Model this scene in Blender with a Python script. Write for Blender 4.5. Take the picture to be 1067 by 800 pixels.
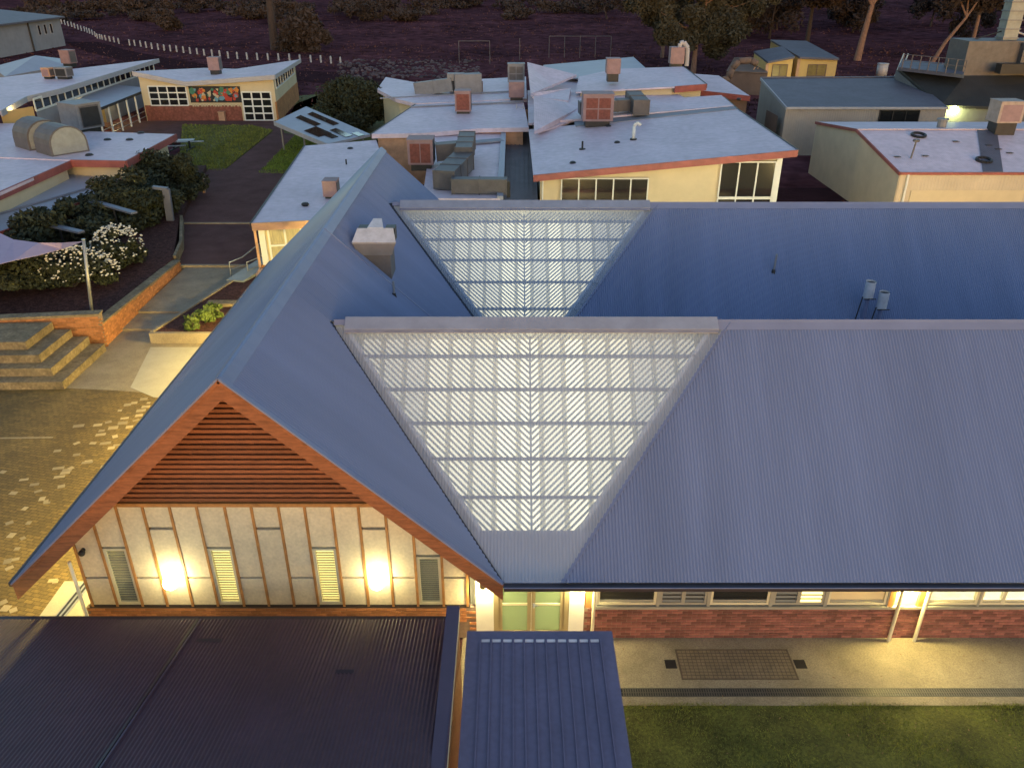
import bpy, math, random
from mathutils import Vector, Matrix
random.seed(7)
R = math.radians
for o in list(bpy.data.objects): bpy.data.objects.remove(o)
scene = bpy.context.scene
COL = scene.collection

# ------------------------------------------------------------------ camera, sky, sun, exposure
FPX, PITCH, CAM = 838.0, R(27.7), Vector((0, -14.5, 14.6))
cam = bpy.data.cameras.new('camera'); camo = bpy.data.objects.new('camera', cam); COL.objects.link(camo)
cam.sensor_width = 36.0; cam.lens = 36 * FPX / 1067; cam.clip_end = 3000; cam.clip_start = 0.1
camo.location = CAM; camo.rotation_euler = (R(90) - PITCH, 0, 0)
scene.camera = camo

world = bpy.data.worlds.new('World'); scene.world = world; world.use_nodes = True
wn = world.node_tree.nodes; wl = world.node_tree.links
bg = wn['Background']
sky = wn.new('ShaderNodeTexSky'); sky.sky_type = 'NISHITA'; sky.sun_disc = False
SUN_EL, SUN_ROT = R(5.0), R(169)
sky.sun_elevation = SUN_EL; sky.sun_rotation = SUN_ROT; sky.air_density = 1.0; sky.dust_density = 1.0; sky.ozone_density = 1.6
wl.new(sky.outputs[0], bg.inputs[0]); bg.inputs[1].default_value = 0.14

sun = bpy.data.lights.new('sun', 'SUN'); suno = bpy.data.objects.new('sun', sun); COL.objects.link(suno)
sun.energy = 0.025; sun.angle = R(40); sun.color = (1.0, 0.42, 0.85)
SUND = Vector((math.sin(SUN_ROT) * math.cos(SUN_EL), math.cos(SUN_ROT) * math.cos(SUN_EL), math.sin(SUN_EL)))
suno.rotation_euler = SUND.to_track_quat('Z', 'Y').to_euler(); suno.location = (0, -40, 40)
scene.view_settings.view_transform = 'Standard'; scene.view_settings.look = 'None'
scene.view_settings.exposure = 1.6; scene.view_settings.gamma = 1.0
scene.render.engine = 'CYCLES'
scene.cycles.use_denoising = True; scene.cycles.denoising_prefilter = 'ACCURATE'
scene.cycles.max_bounces = 8; scene.cycles.transparent_max_bounces = 16
scene.cycles.sample_clamp_indirect = 4.0
scene.cycles.caustics_reflective = False; scene.cycles.caustics_refractive = False

# ------------------------------------------------------------------ measuring: a sight line of the photograph met with a level or a wall plane
def _ray(px, py):
    u = (px - 533.5) / FPX; v = (py - 400.0) / FPX
    return Vector((u, math.cos(PITCH) - v * math.sin(PITCH), -math.sin(PITCH) - v * math.cos(PITCH)))
def G(px, py, z=0.0):
    r = _ray(px, py); return CAM + r * ((z - CAM.z) / r.z)
def GY(px, py, y):
    r = _ray(px, py); return CAM + r * ((y - CAM.y) / r.y)

# ------------------------------------------------------------------ materials
MATS = {}
def nodes_of(m):
    m.use_nodes = True; nt = m.node_tree; return nt, nt.nodes, nt.links, nt.nodes['Principled BSDF']
def mat(name, col, rough=0.6, metal=0.0, var=0.25, vscale=3.0, col2=None, bump=0.0, bscale=40.0, stretch=None,
        emit=None, estr=0.0, objrand=0.0, spec=0.5, fine=0.0, fscale=60.0, wave=None):
    m = bpy.data.materials.new(name); nt, N, L, b = nodes_of(m); MATS[name] = m
    b.inputs['Roughness'].default_value = rough; b.inputs['Metallic'].default_value = metal
    b.inputs['Specular IOR Level'].default_value = spec
    tc = N.new('ShaderNodeTexCoord'); src = tc.outputs['Object']
    if stretch:
        mp = N.new('ShaderNodeMapping'); mp.inputs['Scale'].default_value = stretch; L.new(src, mp.inputs[0]); src = mp.outputs[0]
    nz = N.new('ShaderNodeTexNoise'); nz.inputs['Scale'].default_value = vscale; nz.inputs['Detail'].default_value = 6; nz.inputs['Roughness'].default_value = 0.65
    L.new(src, nz.inputs['Vector'])
    mx = N.new('ShaderNodeMix'); mx.data_type = 'RGBA'
    c2 = col2 if col2 else tuple(c * (1 - var) for c in col)
    rp = N.new('ShaderNodeValToRGB'); rp.color_ramp.elements[0].position = 0.32; rp.color_ramp.elements[1].position = 0.68
    rp.color_ramp.elements[0].color = (*c2, 1); rp.color_ramp.elements[1].color = (*[min(1, c * (1 + var * 0.4)) for c in col], 1)
    L.new(nz.outputs['Fac'], rp.inputs['Fac']); out = rp.outputs['Color']
    if fine > 0:
        nf = N.new('ShaderNodeTexNoise'); nf.inputs['Scale'].default_value = fscale; nf.inputs['Detail'].default_value = 3
        L.new(src, nf.inputs['Vector'])
        r2 = N.new('ShaderNodeMapRange'); r2.inputs[1].default_value = 0.3; r2.inputs[2].default_value = 0.7
        r2.inputs[3].default_value = 1 - fine; r2.inputs[4].default_value = 1 + fine
        L.new(nf.outputs['Fac'], r2.inputs[0])
        mm = N.new('ShaderNodeVectorMath'); mm.operation = 'SCALE'; L.new(out, mm.inputs[0]); L.new(r2.outputs[0], mm.inputs['Scale']); out = mm.outputs[0]
    if objrand > 0:
        ge = N.new('ShaderNodeNewGeometry'); r5_ = N.new('ShaderNodeMapRange'); r5_.inputs[3].default_value = 1 - objrand; r5_.inputs[4].default_value = 1 + objrand
        L.new(ge.outputs['Random Per Island'], r5_.inputs[0]); m5 = N.new('ShaderNodeVectorMath'); m5.operation = 'SCALE'; L.new(out, m5.inputs[0]); L.new(r5_.outputs[0], m5.inputs['Scale']); out = m5.outputs[0]
        oi = N.new('ShaderNodeObjectInfo'); r3 = N.new('ShaderNodeMapRange'); r3.inputs[3].default_value = 1 - objrand; r3.inputs[4].default_value = 1 + objrand
        L.new(oi.outputs['Random'], r3.inputs[0])
        m3 = N.new('ShaderNodeVectorMath'); m3.operation = 'SCALE'; L.new(out, m3.inputs[0]); L.new(r3.outputs[0], m3.inputs['Scale']); out = m3.outputs[0]
    L.new(out, b.inputs['Base Color'])
    h = None
    if bump > 0:
        nb = N.new('ShaderNodeTexNoise'); nb.inputs['Scale'].default_value = bscale; nb.inputs['Detail'].default_value = 5; L.new(src, nb.inputs['Vector']); h = nb.outputs['Fac']
    if wave:
        wv = N.new('ShaderNodeTexWave'); wv.wave_type = 'BANDS'; wv.bands_direction = wave[0]; wv.inputs['Scale'].default_value = wave[1]; wv.inputs['Distortion'].default_value = 0
        L.new(tc.outputs['Object'], wv.inputs['Vector']); h = wv.outputs['Fac']; bump = wave[2]
    if h is not None:
        bp = N.new('ShaderNodeBump'); bp.inputs['Strength'].default_value = bump; bp.inputs['Distance'].default_value = 0.02
        L.new(h, bp.inputs['Height']); L.new(bp.outputs[0], b.inputs['Normal'])
    if emit:
        b.inputs['Emission Color'].default_value = (*emit, 1); b.inputs['Emission Strength'].default_value = estr
    return m
def glassmat(name, tint, clear=0.6, glossy=0.12, diffuse=0.0, dcol=(0.7, 0.75, 0.7), rough=0.05):
    m = bpy.data.materials.new(name); m.use_nodes = True; nt = m.node_tree; N = nt.nodes; L = nt.links; MATS[name] = m
    N.clear(); out = N.new('ShaderNodeOutputMaterial')
    tr = N.new('ShaderNodeBsdfTransparent'); tr.inputs[0].default_value = (*tint, 1)
    gl = N.new('ShaderNodeBsdfGlossy'); gl.inputs['Roughness'].default_value = rough; gl.inputs[0].default_value = (0.8, 0.85, 0.9, 1)
    tl = N.new('ShaderNodeBsdfTranslucent'); tl.inputs[0].default_value = (*dcol, 1)
    df = N.new('ShaderNodeBsdfDiffuse'); df.inputs[0].default_value = (*dcol, 1)
    a = N.new('ShaderNodeMixShader'); a.inputs[0].default_value = 0.5; L.new(tl.outputs[0], a.inputs[1]); L.new(df.outputs[0], a.inputs[2])
    c = N.new('ShaderNodeMixShader'); c.inputs[0].default_value = clear; L.new(a.outputs[0], c.inputs[1]); L.new(tr.outputs[0], c.inputs[2])
    d = N.new('ShaderNodeMixShader'); d.inputs[0].default_value = glossy; L.new(c.outputs[0], d.inputs[1]); L.new(gl.outputs[0], d.inputs[2])
    L.new(d.outputs[0], out.inputs[0]); return m

mat('roof_blue', (0.172, 0.216, 0.378), 0.33, 0.0, 0.13, 0.45, fine=0.05, fscale=1.6, stretch=(1.0, 0.12, 0.12))
mat('roof_blue_y', (0.172, 0.216, 0.378), 0.33, 0.0, 0.13, 0.45, fine=0.05, fscale=1.6, stretch=(0.12, 1.0, 0.12))
mat('roof_blue_cap', (0.19, 0.22, 0.36), 0.45, 0.0, 0.12, 1.0)
mat('ridge_metal', (0.30, 0.33, 0.43), 0.4, 0.2, 0.15, 2.0)
mat('valley_dark', (0.03, 0.035, 0.06), 0.5)
mat('canopy_blue', (0.152, 0.130, 0.215), 0.45, 0.0, 0.12, 1.0, fine=0.08, fscale=9)
mat('canopy_lip', (0.55, 0.56, 0.66), 0.4)
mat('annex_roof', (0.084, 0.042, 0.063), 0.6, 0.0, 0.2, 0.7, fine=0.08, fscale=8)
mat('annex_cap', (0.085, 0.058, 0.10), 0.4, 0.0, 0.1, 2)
mat('gutter_dark', (0.045, 0.035, 0.045), 0.4)
mat('timber', (0.30, 0.115, 0.055), 0.5, 0, 0.45, 2.0, stretch=(1, 8, 8), fine=0.12, fscale=20)
mat('timber_slat', (0.25, 0.09, 0.045), 0.55, 0, 0.35, 3.0, stretch=(1, 10, 10), objrand=0.18)
mat('batten', (0.42, 0.2, 0.07), 0.5, 0, 0.3, 4.0, objrand=0.1)
mat('panel', (0.66, 0.57, 0.42), 0.75, 0, 0.13, 3.0, fine=0.09, fscale=14, objrand=0.04)
mat('panel_gap', (0.05, 0.035, 0.03), 0.8)
mat('white_paint', (0.72, 0.72, 0.68), 0.5, 0, 0.06)
mat('frame_cream', (0.6, 0.56, 0.42), 0.45, 0, 0.08)
mat('frame_grey', (0.3, 0.29, 0.26), 0.45, 0, 0.1)
mat('door_bronze', (0.34, 0.28, 0.17), 0.35, 0.3, 0.1)
mat('dark_interior', (0.035, 0.03, 0.025), 0.8)
mat('dark_glass', (0.015, 0.016, 0.018), 0.06, 0, 0.1, spec=0.8)
mat('blade_glass', (0.26, 0.27, 0.27), 0.2, 0, 0.1)
mat('blade_cream', (0.5, 0.42, 0.2), 0.4)
mat('blade_glow', (0.75, 0.65, 0.3), 0.4, 0, 0.1, emit=(1, 0.80, 0.30), estr=0.75)  # emission stands in for the lit room behind blinds and louvres
mat('brick', (0.21, 0.078, 0.064), 0.85, 0, 0.3, 9.0, objrand=0.42, bump=0.3, bscale=60)
mat('brick_orange', (0.46, 0.19, 0.075), 0.85, 0, 0.3, 7.0, objrand=0.25, bump=0.3, bscale=60)
mat('mortar', (0.24, 0.17, 0.13), 0.9, 0, 0.2, 12)
mat('concrete', (0.29, 0.235, 0.165), 0.85, 0, 0.28, 1.2, fine=0.22, fscale=35, bump=0.2, bscale=90)
mat('concrete_pale', (0.40, 0.37, 0.31), 0.8, 0, 0.1, 1.5, fine=0.06, fscale=30)
mat('concrete_step', (0.225, 0.175, 0.11), 0.9, 0, 0.5, 1.6, fine=0.3, fscale=9, bump=0.3)
mat('dark_paving', (0.135, 0.075, 0.070), 0.9, 0, 0.25, 0.8, fine=0.15, fscale=20, spec=0.02)
mat('asphalt', (0.050, 0.025, 0.030), 0.9, 0, 0.25, 0.6, fine=0.15, fscale=12, spec=0.0)
mat('field', (0.105, 0.042, 0.050), 0.95, 0, 0.5, 0.06, spec=0.0, col2=(0.050, 0.024, 0.030), fine=0.45, fscale=0.5)
mat('mulch', (0.085, 0.040, 0.036), 0.95, 0, 0.5, 4, spec=0.1, fine=0.5, fscale=14, bump=0.6, bscale=22)
mat('lawn', (0.11, 0.11, 0.02), 0.95, 0, 0.55, 1.1, fine=0.4, fscale=14, bump=0.5, bscale=30)
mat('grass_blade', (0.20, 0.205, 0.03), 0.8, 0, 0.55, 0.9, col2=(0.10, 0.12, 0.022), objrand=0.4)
mat('leaf_dark', (0.035, 0.042, 0.02), 0.8, 0, 0.5, 1.5)
mat('leaf_eucalypt', (0.060, 0.054, 0.034), 0.8, 0, 0.5, 0.35)
mat('leaf_wood', (0.060, 0.040, 0.034), 0.85, 0, 0.5, 0.15)
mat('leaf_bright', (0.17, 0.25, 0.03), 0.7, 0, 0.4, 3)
mat('leaf_mid', (0.085, 0.13, 0.028), 0.7, 0, 0.5, 3)
mat('bollard_white', (0.42, 0.41, 0.43), 0.6)
mat('petal', (0.7, 0.66, 0.58), 0.6, 0, 0.1)
mat('bark_pale', (0.22, 0.13, 0.10), 0.9, 0, 0.35, 3)
mat('bark_dark', (0.05, 0.035, 0.032), 0.9, 0, 0.3, 3)
mat('roof_light', (0.64, 0.535, 0.62), 0.55, 0.0, 0.14, 0.35, fine=0.10, fscale=2.5, wave=('Y', 2.2, 0.35))
mat('roof_light_x', (0.64, 0.535, 0.62), 0.55, 0.0, 0.14, 0.35, fine=0.10, fscale=2.5, wave=('X', 2.2, 0.35))
mat('roof_bluish', (0.33, 0.35, 0.43), 0.5, 0.0, 0.1, 0.5, wave=('X', 2.2, 0.3))
mat('roof_band', (0.22, 0.23, 0.28), 0.6, 0.0, 0.2, 0.8)
mat('roof_deck', (0.16, 0.14, 0.155), 0.7, 0.0, 0.2, 0.8)
mat('roof_slate', (0.105, 0.10, 0.135), 0.6, 0.0, 0.2, 0.6, fine=0.12, fscale=3, wave=('X', 2.0, 0.3))
mat('roof_dark', (0.03, 0.028, 0.028), 0.7, 0.0, 0.3, 0.6, wave=('X', 1.2, 0.3))
mat('fascia_red', (0.30, 0.085, 0.075), 0.6, 0, 0.3, 1.5)
mat('fascia_tan', (0.55, 0.32, 0.2), 0.6, 0, 0.3, 1.5)
mat('fascia_grey', (0.4, 0.39, 0.42), 0.6, 0, 0.15)
mat('wall_cream', (0.62, 0.52, 0.34), 0.8, 0, 0.1, 0.8)
mat('wall_cream_ribbed', (0.56, 0.48, 0.36), 0.75, 0, 0.12, 0.8, wave=('X', 1.6, 0.6))
mat('wall_grey_ribbed', (0.34, 0.30, 0.27), 0.75, 0, 0.12, 0.8, wave=('X', 1.6, 0.6))
mat('wall_yellow', (0.62, 0.42, 0.16), 0.8, 0, 0.1, 0.8)
mat('wall_grey', (0.30, 0.29, 0.31), 0.8, 0, 0.15, 0.6)
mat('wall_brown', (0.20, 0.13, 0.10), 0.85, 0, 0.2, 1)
mat('brick_far', (0.25, 0.085, 0.06), 0.9, 0, 0.35, 1.5, fine=0.3, fscale=5)
mat('brick_far_orange', (0.42, 0.19, 0.07), 0.9, 0, 0.3, 1.5, fine=0.2, fscale=5)
mat('ac_metal', (0.20, 0.205, 0.23), 0.55, 0.1, 0.2, 2)
mat('ac_pink', (0.27, 0.175, 0.19), 0.6, 0.0, 0.2, 2)
mat('ac_duct', (0.125, 0.115, 0.12), 0.55, 0.2, 0.25, 2)
mat('ac_green', (0.27, 0.29, 0.28), 0.5, 0.1, 0.2, 2)
mat('ac_grille', (0.21, 0.06, 0.045), 0.7, 0, 0.4, 6)
mat('dark_metal', (0.03, 0.03, 0.034), 0.5, 0.3)
mat('steel', (0.33, 0.34, 0.36), 0.4, 0.5, 0.15)
mat('steel_blue_fin', (0.17, 0.18, 0.23), 0.5, 0.2, 0.1)
mat('sail', (0.36, 0.30, 0.44), 0.7, 0, 0.06)
mat('paver_white', (0.31, 0.25, 0.16), 0.8, 0, 0.2, 6, objrand=0.3)
mat('purlin', (0.15, 0.19, 0.33), 0.6)
mat('slat_sky_tint', (0.38, 0.42, 0.54), 0.6, 0, 0.08)  # blue of the sky light is put into the pale slat colour
mat('rafter_pale', (0.5, 0.48, 0.46), 0.6)
mat('dry_tuft', (0.15, 0.075, 0.075), 0.9, 0, 0.6, 0.12, objrand=0.5, spec=0.0)
mat('goal_dim', (0.13, 0.11, 0.12), 0.7)
mat('cowl_pale', (0.55, 0.56, 0.62), 0.5)
mat('wall_dark', (0.16, 0.155, 0.165), 0.8, 0, 0.15, 0.6)
mat('cooler', (0.36, 0.29, 0.26), 0.6)
mat('dead_leaf', (0.24, 0.15, 0.07), 0.8)
mat('shed_window', (0.22, 0.16, 0.05), 0.4, 0, 0.3, 2)
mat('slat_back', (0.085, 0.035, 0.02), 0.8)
mat('lining', (0.8, 0.78, 0.7), 0.7, 0, 0.04)
mat('lamp_warm', (0.9, 0.85, 0.7), 0.4, emit=(1.0, 0.83, 0.38), estr=66)
mat('lamp_court', (0.9, 0.85, 0.7), 0.4, emit=(1.0, 0.74, 0.20), estr=1500)
mat('lamp_yard', (0.9, 0.85, 0.7), 0.4, emit=(1.0, 0.84, 0.44), estr=1050)
mat('lamp_white', (0.9, 0.88, 0.8), 0.4, emit=(1.0, 0.82, 0.28), estr=760)
mat('lamp_entry', (0.9, 0.88, 0.8), 0.4, emit=(1.0, 0.84, 0.38), estr=400)
mat('lamp_globe', (0.9, 0.88, 0.8), 0.4, emit=(1.0, 0.85, 0.42), estr=20)
mat('lamp_flood', (0.9, 0.88, 0.8), 0.4, emit=(0.9, 1.0, 0.35), estr=45)
mat('light_panel', (0.9, 0.9, 0.85), 0.4, emit=(1.0, 0.90, 0.62), estr=9)
mat('tube_light', (0.9, 0.9, 0.85), 0.4, emit=(1.0, 0.93, 0.68), estr=26)
mat('cover_frame', (0.12, 0.085, 0.06), 0.7)
mat('infill', (0.23, 0.175, 0.115), 0.85, 0, 0.25, 3, fine=0.2)
mat('grate_steel', (0.11, 0.10, 0.09), 0.6, 0.2)
mat('room_glow', (0.8, 0.8, 0.75), 0.5, emit=(1.0, 0.93, 0.64), estr=0.56)  # added glow standing in for the lit room under the skylights
mat('room_glow_mid', (0.8, 0.8, 0.75), 0.5, emit=(1.0, 0.93, 0.66), estr=0.38)
mat('curtain_glass', (0.36, 0.30, 0.14), 0.3, 0, 0.6, 5.0, stretch=(6, 6, 0.3), emit=(1.0, 0.85, 0.45), estr=0.05)
mat('asphalt_stone', (0.16, 0.115, 0.13), 0.9, objrand=0.4)
mat('room_glow_dim', (0.8, 0.8, 0.75), 0.5, emit=(1.0, 0.94, 0.74), estr=0.20)
mat('room_wall', (0.75, 0.7, 0.55), 0.8)
mat('room_floor', (0.62, 0.58, 0.46), 0.6)
mat('table_olive', (0.30, 0.30, 0.09), 0.5)
mat('mural_red', (0.45, 0.05, 0.03), 0.7); mat('mural_orange', (0.6, 0.22, 0.04), 0.7); mat('mural_green', (0.05, 0.2, 0.13), 0.7)
mat('mural_blue', (0.13, 0.3, 0.4), 0.7); mat('mural_black', (0.02, 0.02, 0.022), 0.7); mat('mural_cream', (0.55, 0.45, 0.3), 0.7)
glassmat('poly', (0.97, 0.98, 0.97), 0.50, 0.03, dcol=(0.68, 0.76, 0.88), rough=0.3)
glassmat('pane', (0.85, 0.88, 0.8), 0.82, 0.10)
glassmat('door_glass', (0.75, 0.86, 0.66), 0.55, 0.06, dcol=(0.5, 0.62, 0.42))
# brick pavers of the courtyard, laid in courses
m = mat('pavers', (0.175, 0.122, 0.045), 0.85, 0, 0.35, 0.5, fine=0.2, fscale=12)
nt = m.node_tree; b = nt.nodes['Principled BSDF']; old = b.inputs['Base Color'].links[0].from_socket
bt = nt.nodes.new('ShaderNodeTexBrick'); bt.inputs['Scale'].default_value = 1.0
bt.inputs['Brick Width'].default_value = 0.25; bt.inputs['Row Height'].default_value = 0.125; bt.inputs['Mortar Size'].default_value = 0.009
bt.inputs['Color1'].default_value = (0.75, 0.75, 0.75, 1); bt.inputs['Color2'].default_value = (1.15, 1.1, 1.0, 1); bt.inputs['Mortar'].default_value = (0.45, 0.42, 0.4, 1)
tc = nt.nodes.new('ShaderNodeTexCoord'); mp = nt.nodes.new('ShaderNodeMapping'); mp.inputs['Rotation'].default_value = (0, 0, R(14))
nt.links.new(tc.outputs['Object'], mp.inputs[0]); nt.links.new(mp.outputs[0], bt.inputs['Vector'])
mm = nt.nodes.new('ShaderNodeVectorMath'); mm.operation = 'MULTIPLY'; nt.links.new(old, mm.inputs[0]); nt.links.new(bt.outputs['Color'], mm.inputs[1])
nt.links.new(mm.outputs[0], b.inputs['Base Color'])

# ------------------------------------------------------------------ mesh helpers
class MB:
    def __init__(s): s.v = []; s.f = []
    def poly(s, pts):
        i = len(s.v); s.v += [tuple(p) for p in pts]; s.f.append(tuple(range(i, i + len(pts)))); return s
    def box(s, x0, x1, y0, y1, z0, z1):
        i = len(s.v)
        s.v += [(x0, y0, z0), (x1, y0, z0), (x1, y1, z0), (x0, y1, z0), (x0, y0, z1), (x1, y0, z1), (x1, y1, z1), (x0, y1, z1)]
        s.f += [tuple(i + k for k in q) for q in ((0, 3, 2, 1), (4, 5, 6, 7), (0, 1, 5, 4), (1, 2, 6, 5), (2, 3, 7, 6), (3, 0, 4, 7))]; return s
    def rbox(s, c, sx, sy, sz, rz):
        ca, sa = math.cos(rz), math.sin(rz); i = len(s.v)
        for dz in (0, sz):
            for dx, dy in ((-1, -1), (1, -1), (1, 1), (-1, 1)):
                x, y = dx * sx / 2, dy * sy / 2; s.v.append((c[0] + x * ca - y * sa, c[1] + x * sa + y * ca, c[2] + dz))
        s.f += [tuple(i + k for k in q) for q in ((0, 3, 2, 1), (4, 5, 6, 7), (0, 1, 5, 4), (1, 2, 6, 5), (2, 3, 7, 6), (3, 0, 4, 7))]; return s
    def bar(s, p, q, w, h, up=(0, 0, 1)):
        p, q = Vector(p), Vector(q); d = (q - p).normalized(); sd = d.cross(Vector(up))
        if sd.length < 1e-4: sd = Vector((1, 0, 0))
        sd.normalize(); u = sd.cross(d).normalized(); i = len(s.v)
        for e in (p, q):
            for a, b_ in ((-1, -1), (1, -1), (1, 1), (-1, 1)): s.v.append(tuple(e + sd * a * w / 2 + u * b_ * h / 2))
        s.f += [tuple(i + k for k in q_) for q_ in ((0, 1, 2, 3), (7, 6, 5, 4), (0, 4, 5, 1), (1, 5, 6, 2), (2, 6, 7, 3), (3, 7, 4, 0))]; return s
    def cyl(s, p, q, r0, r1=None, n=12, cap=True):
        r1 = r0 if r1 is None else r1; p, q = Vector(p), Vector(q); d = (q - p).normalized()
        a = d.orthogonal().normalized(); b_ = d.cross(a); i = len(s.v)
        for e, r in ((p, r0), (q, r1)):
            for k in range(n):
                t = 2 * math.pi * k / n; s.v.append(tuple(e + (a * math.cos(t) + b_ * math.sin(t)) * r))
        for k in range(n): s.f.append((i + k, i + (k + 1) % n, i + n + (k + 1) % n, i + n + k))
        if cap: s.f.append(tuple(i + k for k in reversed(range(n)))); s.f.append(tuple(i + n + k for k in range(n)))
        return s
    def tube(s, pts, r, n=8):
        for k in range(len(pts) - 1): s.cyl(pts[k], pts[k + 1], r, r, n)
        return s
    def ball(s, c, rx, ry=None, rz=None, n=12, m=8):
        ry = rx if ry is None else ry; rz = rx if rz is None else rz; i = len(s.v)
        for a in range(m + 1):
            t = math.pi * a / m
            for k in range(n):
                u = 2 * math.pi * k / n; s.v.append((c[0] + rx * math.sin(t) * math.cos(u), c[1] + ry * math.sin(t) * math.sin(u), c[2] + rz * math.cos(t)))
        for a in range(m):
            for k in range(n): s.f.append((i + a * n + k, i + (a + 1) * n + k, i + (a + 1) * n + (k + 1) % n, i + a * n + (k + 1) % n))
        return s
    def slab(s, pts, t):
        pts = [Vector(p) for p in pts]
        ar = sum(pts[k].x * pts[(k + 1) % len(pts)].y - pts[(k + 1) % len(pts)].x * pts[k].y for k in range(len(pts)))
        if ar < 0: pts.reverse()
        n = len(pts); i = len(s.v); s.v += [tuple(p) for p in pts] + [(p.x, p.y, p.z - t) for p in pts]
        s.f.append(tuple(range(i, i + n))); s.f.append(tuple(reversed(range(i + n, i + 2 * n))))
        for k in range(n): k2 = (k + 1) % n; s.f.append((i + k, i + n + k, i + n + k2, i + k2))
        return s
    def skirt(s, pts, z0):
        n = len(pts); i = len(s.v); s.v += [tuple(p) for p in pts] + [(p[0], p[1], z0) for p in pts]
        for k in range(n): k2 = (k + 1) % n; s.f.append((i + k, i + n + k, i + n + k2, i + k2))
        return s
    def leaves(s, c, rad, n, size, rnd, clumps=14, shell=0.55, flat=1.0):
        cs = []
        for _ in range(clumps):
            while True:
                p = Vector((rnd.uniform(-1, 1), rnd.uniform(-1, 1), rnd.uniform(-1, 1)))
                if shell < p.length < 1: break
            cs.append((p, rnd.uniform(0.18, 0.42)))
        for _ in range(n):
            q, r = rnd.choice(cs)
            d = Vector((rnd.gauss(0, 1), rnd.gauss(0, 1), rnd.gauss(0, 1))).normalized() * r * (rnd.random() ** 0.4)
            p = q * 0.85 + d; ce = Vector((c[0] + p.x * rad[0], c[1] + p.y * rad[1], c[2] + p.z * rad[2]))
            a = Vector((rnd.gauss(0, 1), rnd.gauss(0, 1), rnd.gauss(0, 1) * flat)).normalized(); b_ = a.orthogonal().normalized()
            if rnd.random() < 0.5: b_ = a.cross(b_)
            z = size * rnd.uniform(0.5, 1.3); i = len(s.v)
            s.v += [tuple(ce - a * z), tuple(ce + b_ * z * 0.45), tuple(ce + a * z), tuple(ce - b_ * z * 0.45)]; s.f.append((i, i + 1, i + 2, i + 3))
        return s

def mesh_of(mb, name, off=(0, 0, 0), smooth=False):
    me = bpy.data.meshes.new(name); ox, oy, oz = off
    me.from_pydata([(v[0] - ox, v[1] - oy, v[2] - oz) for v in mb.v], [], mb.f); me.update()
    if smooth: me.polygons.foreach_set('use_smooth', [True] * len(me.polygons))
    return me
ROOT = {}
def thing(name, label, cat, base=(0, 0, 0), group=None):
    o = bpy.data.objects.new(name, None); COL.objects.link(o); o.location = base; o.empty_display_size = 0.3
    o['label'] = label; o['category'] = cat
    if group: o['group'] = group
    ROOT[o.name] = Vector(base); return o
def part(name, mb, m, parent, smooth=False, label=None, kind=None):
    off = ROOT[parent.name]
    o = bpy.data.objects.new(name, mesh_of(mb, name, off, smooth)); COL.objects.link(o); o.parent = parent
    o.data.materials.append(MATS[m]); ROOT[o.name] = off
    if label: o['label'] = label
    if kind: o['kind'] = kind
    return o
def piece(name, me, m, parent, loc, scale=None, rot=None):
    if not me.materials: me.materials.append(MATS[m])
    o = bpy.data.objects.new(name, me); COL.objects.link(o); o.parent = parent
    o.location = Vector(loc) - ROOT[parent.name]
    if scale: o.scale = scale
    if rot: o.rotation_euler = rot
    return o
def solo(name, mb, m, label, cat, base=(0, 0, 0), group=None, smooth=False, kind=None):
    o = bpy.data.objects.new(name, mesh_of(mb, name, base, smooth)); COL.objects.link(o); o.location = base
    o.data.materials.append(MATS[m]); o['label'] = label; o['category'] = cat
    if group: o['group'] = group
    if kind: o['kind'] = kind
    ROOT[o.name] = Vector(base); return o
def struct(name, mb, m, kind='structure', label=None, cat=None):
    o = bpy.data.objects.new(name, mesh_of(mb, name)); COL.objects.link(o); o.data.materials.append(MATS[m]); o['kind'] = kind
    o['label'] = label or name.replace('_', ' ') + ' of the school grounds'; o['category'] = cat or name.split('_')[-1]
    ROOT[o.name] = Vector((0, 0, 0)); return o
def corr(mb, us, fn, nrm, pitch=0.076, amp=0.016):
    """corrugated sheet: for each u the two ends of the ridge line, waved along the normal"""
    i = len(mb.v); nrm = Vector(nrm).normalized(); k = 0
    for u in us:
        r = fn(u)
        if r is None: continue
        d = nrm * (amp * math.cos(2 * math.pi * u / pitch) + 0.006 * ((u / (pitch * 10)) % 1.0)); mb.v += [tuple(Vector(r[0]) + d), tuple(Vector(r[1]) + d)]; k += 1
    for a in range(k - 1): mb.f.append((i + 2 * a, i + 2 * a + 2, i + 2 * a + 3, i + 2 * a + 1))
    return mb
def frange(a, b, st):
    n = max(1, int(round((b - a) / st))); return [a + (b - a) * k / n for k in range(n + 1)]

# ------------------------------------------------------------------ the ground
g = MB(); n = 40
xs = frange(-700, 700, 25); ys = frange(-60, 900, 24)
def gz(x, y): return -0.05 + (max(0, y - 170) * 0.03 + 1.5 * math.sin(x * 0.013) * min(1, max(0, y - 170) / 150))
for j, y in enumerate(ys):
    for x in xs: g.v.append((x, y, gz(x, y)))
w = len(xs)
for j in range(len(ys) - 1):
    for i in range(w - 1): g.f.append((j * w + i, j * w + i + 1, (j + 1) * w + i + 1, (j + 1) * w + i))
struct('ground', g, 'field', label='dark dry ground and playing field around the buildings')
def sheet(name, pts, m, z, t=0.1, label=None):
    mb = MB().slab([(p[0], p[1], z) for p in pts], t); return struct(name, mb, m, label=label)
def gpts(lst, z=0.0): return [G(a, b_, z) for a, b_ in lst]
sheet('path', [(-1.2, -10), (2.45, -10), (2.45, -1.55), (22, -1.55), (22, -0.02), (-1.2, -0.02)], 'concrete', 0.02, label='pale concrete path in front of the brick wall')
sheet('path_edge', [(2.45, -2.03), (22, -2.03), (22, -1.79), (2.45, -1.79)], 'concrete', 0.016, label='concrete strip between drain and lawn')
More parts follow.
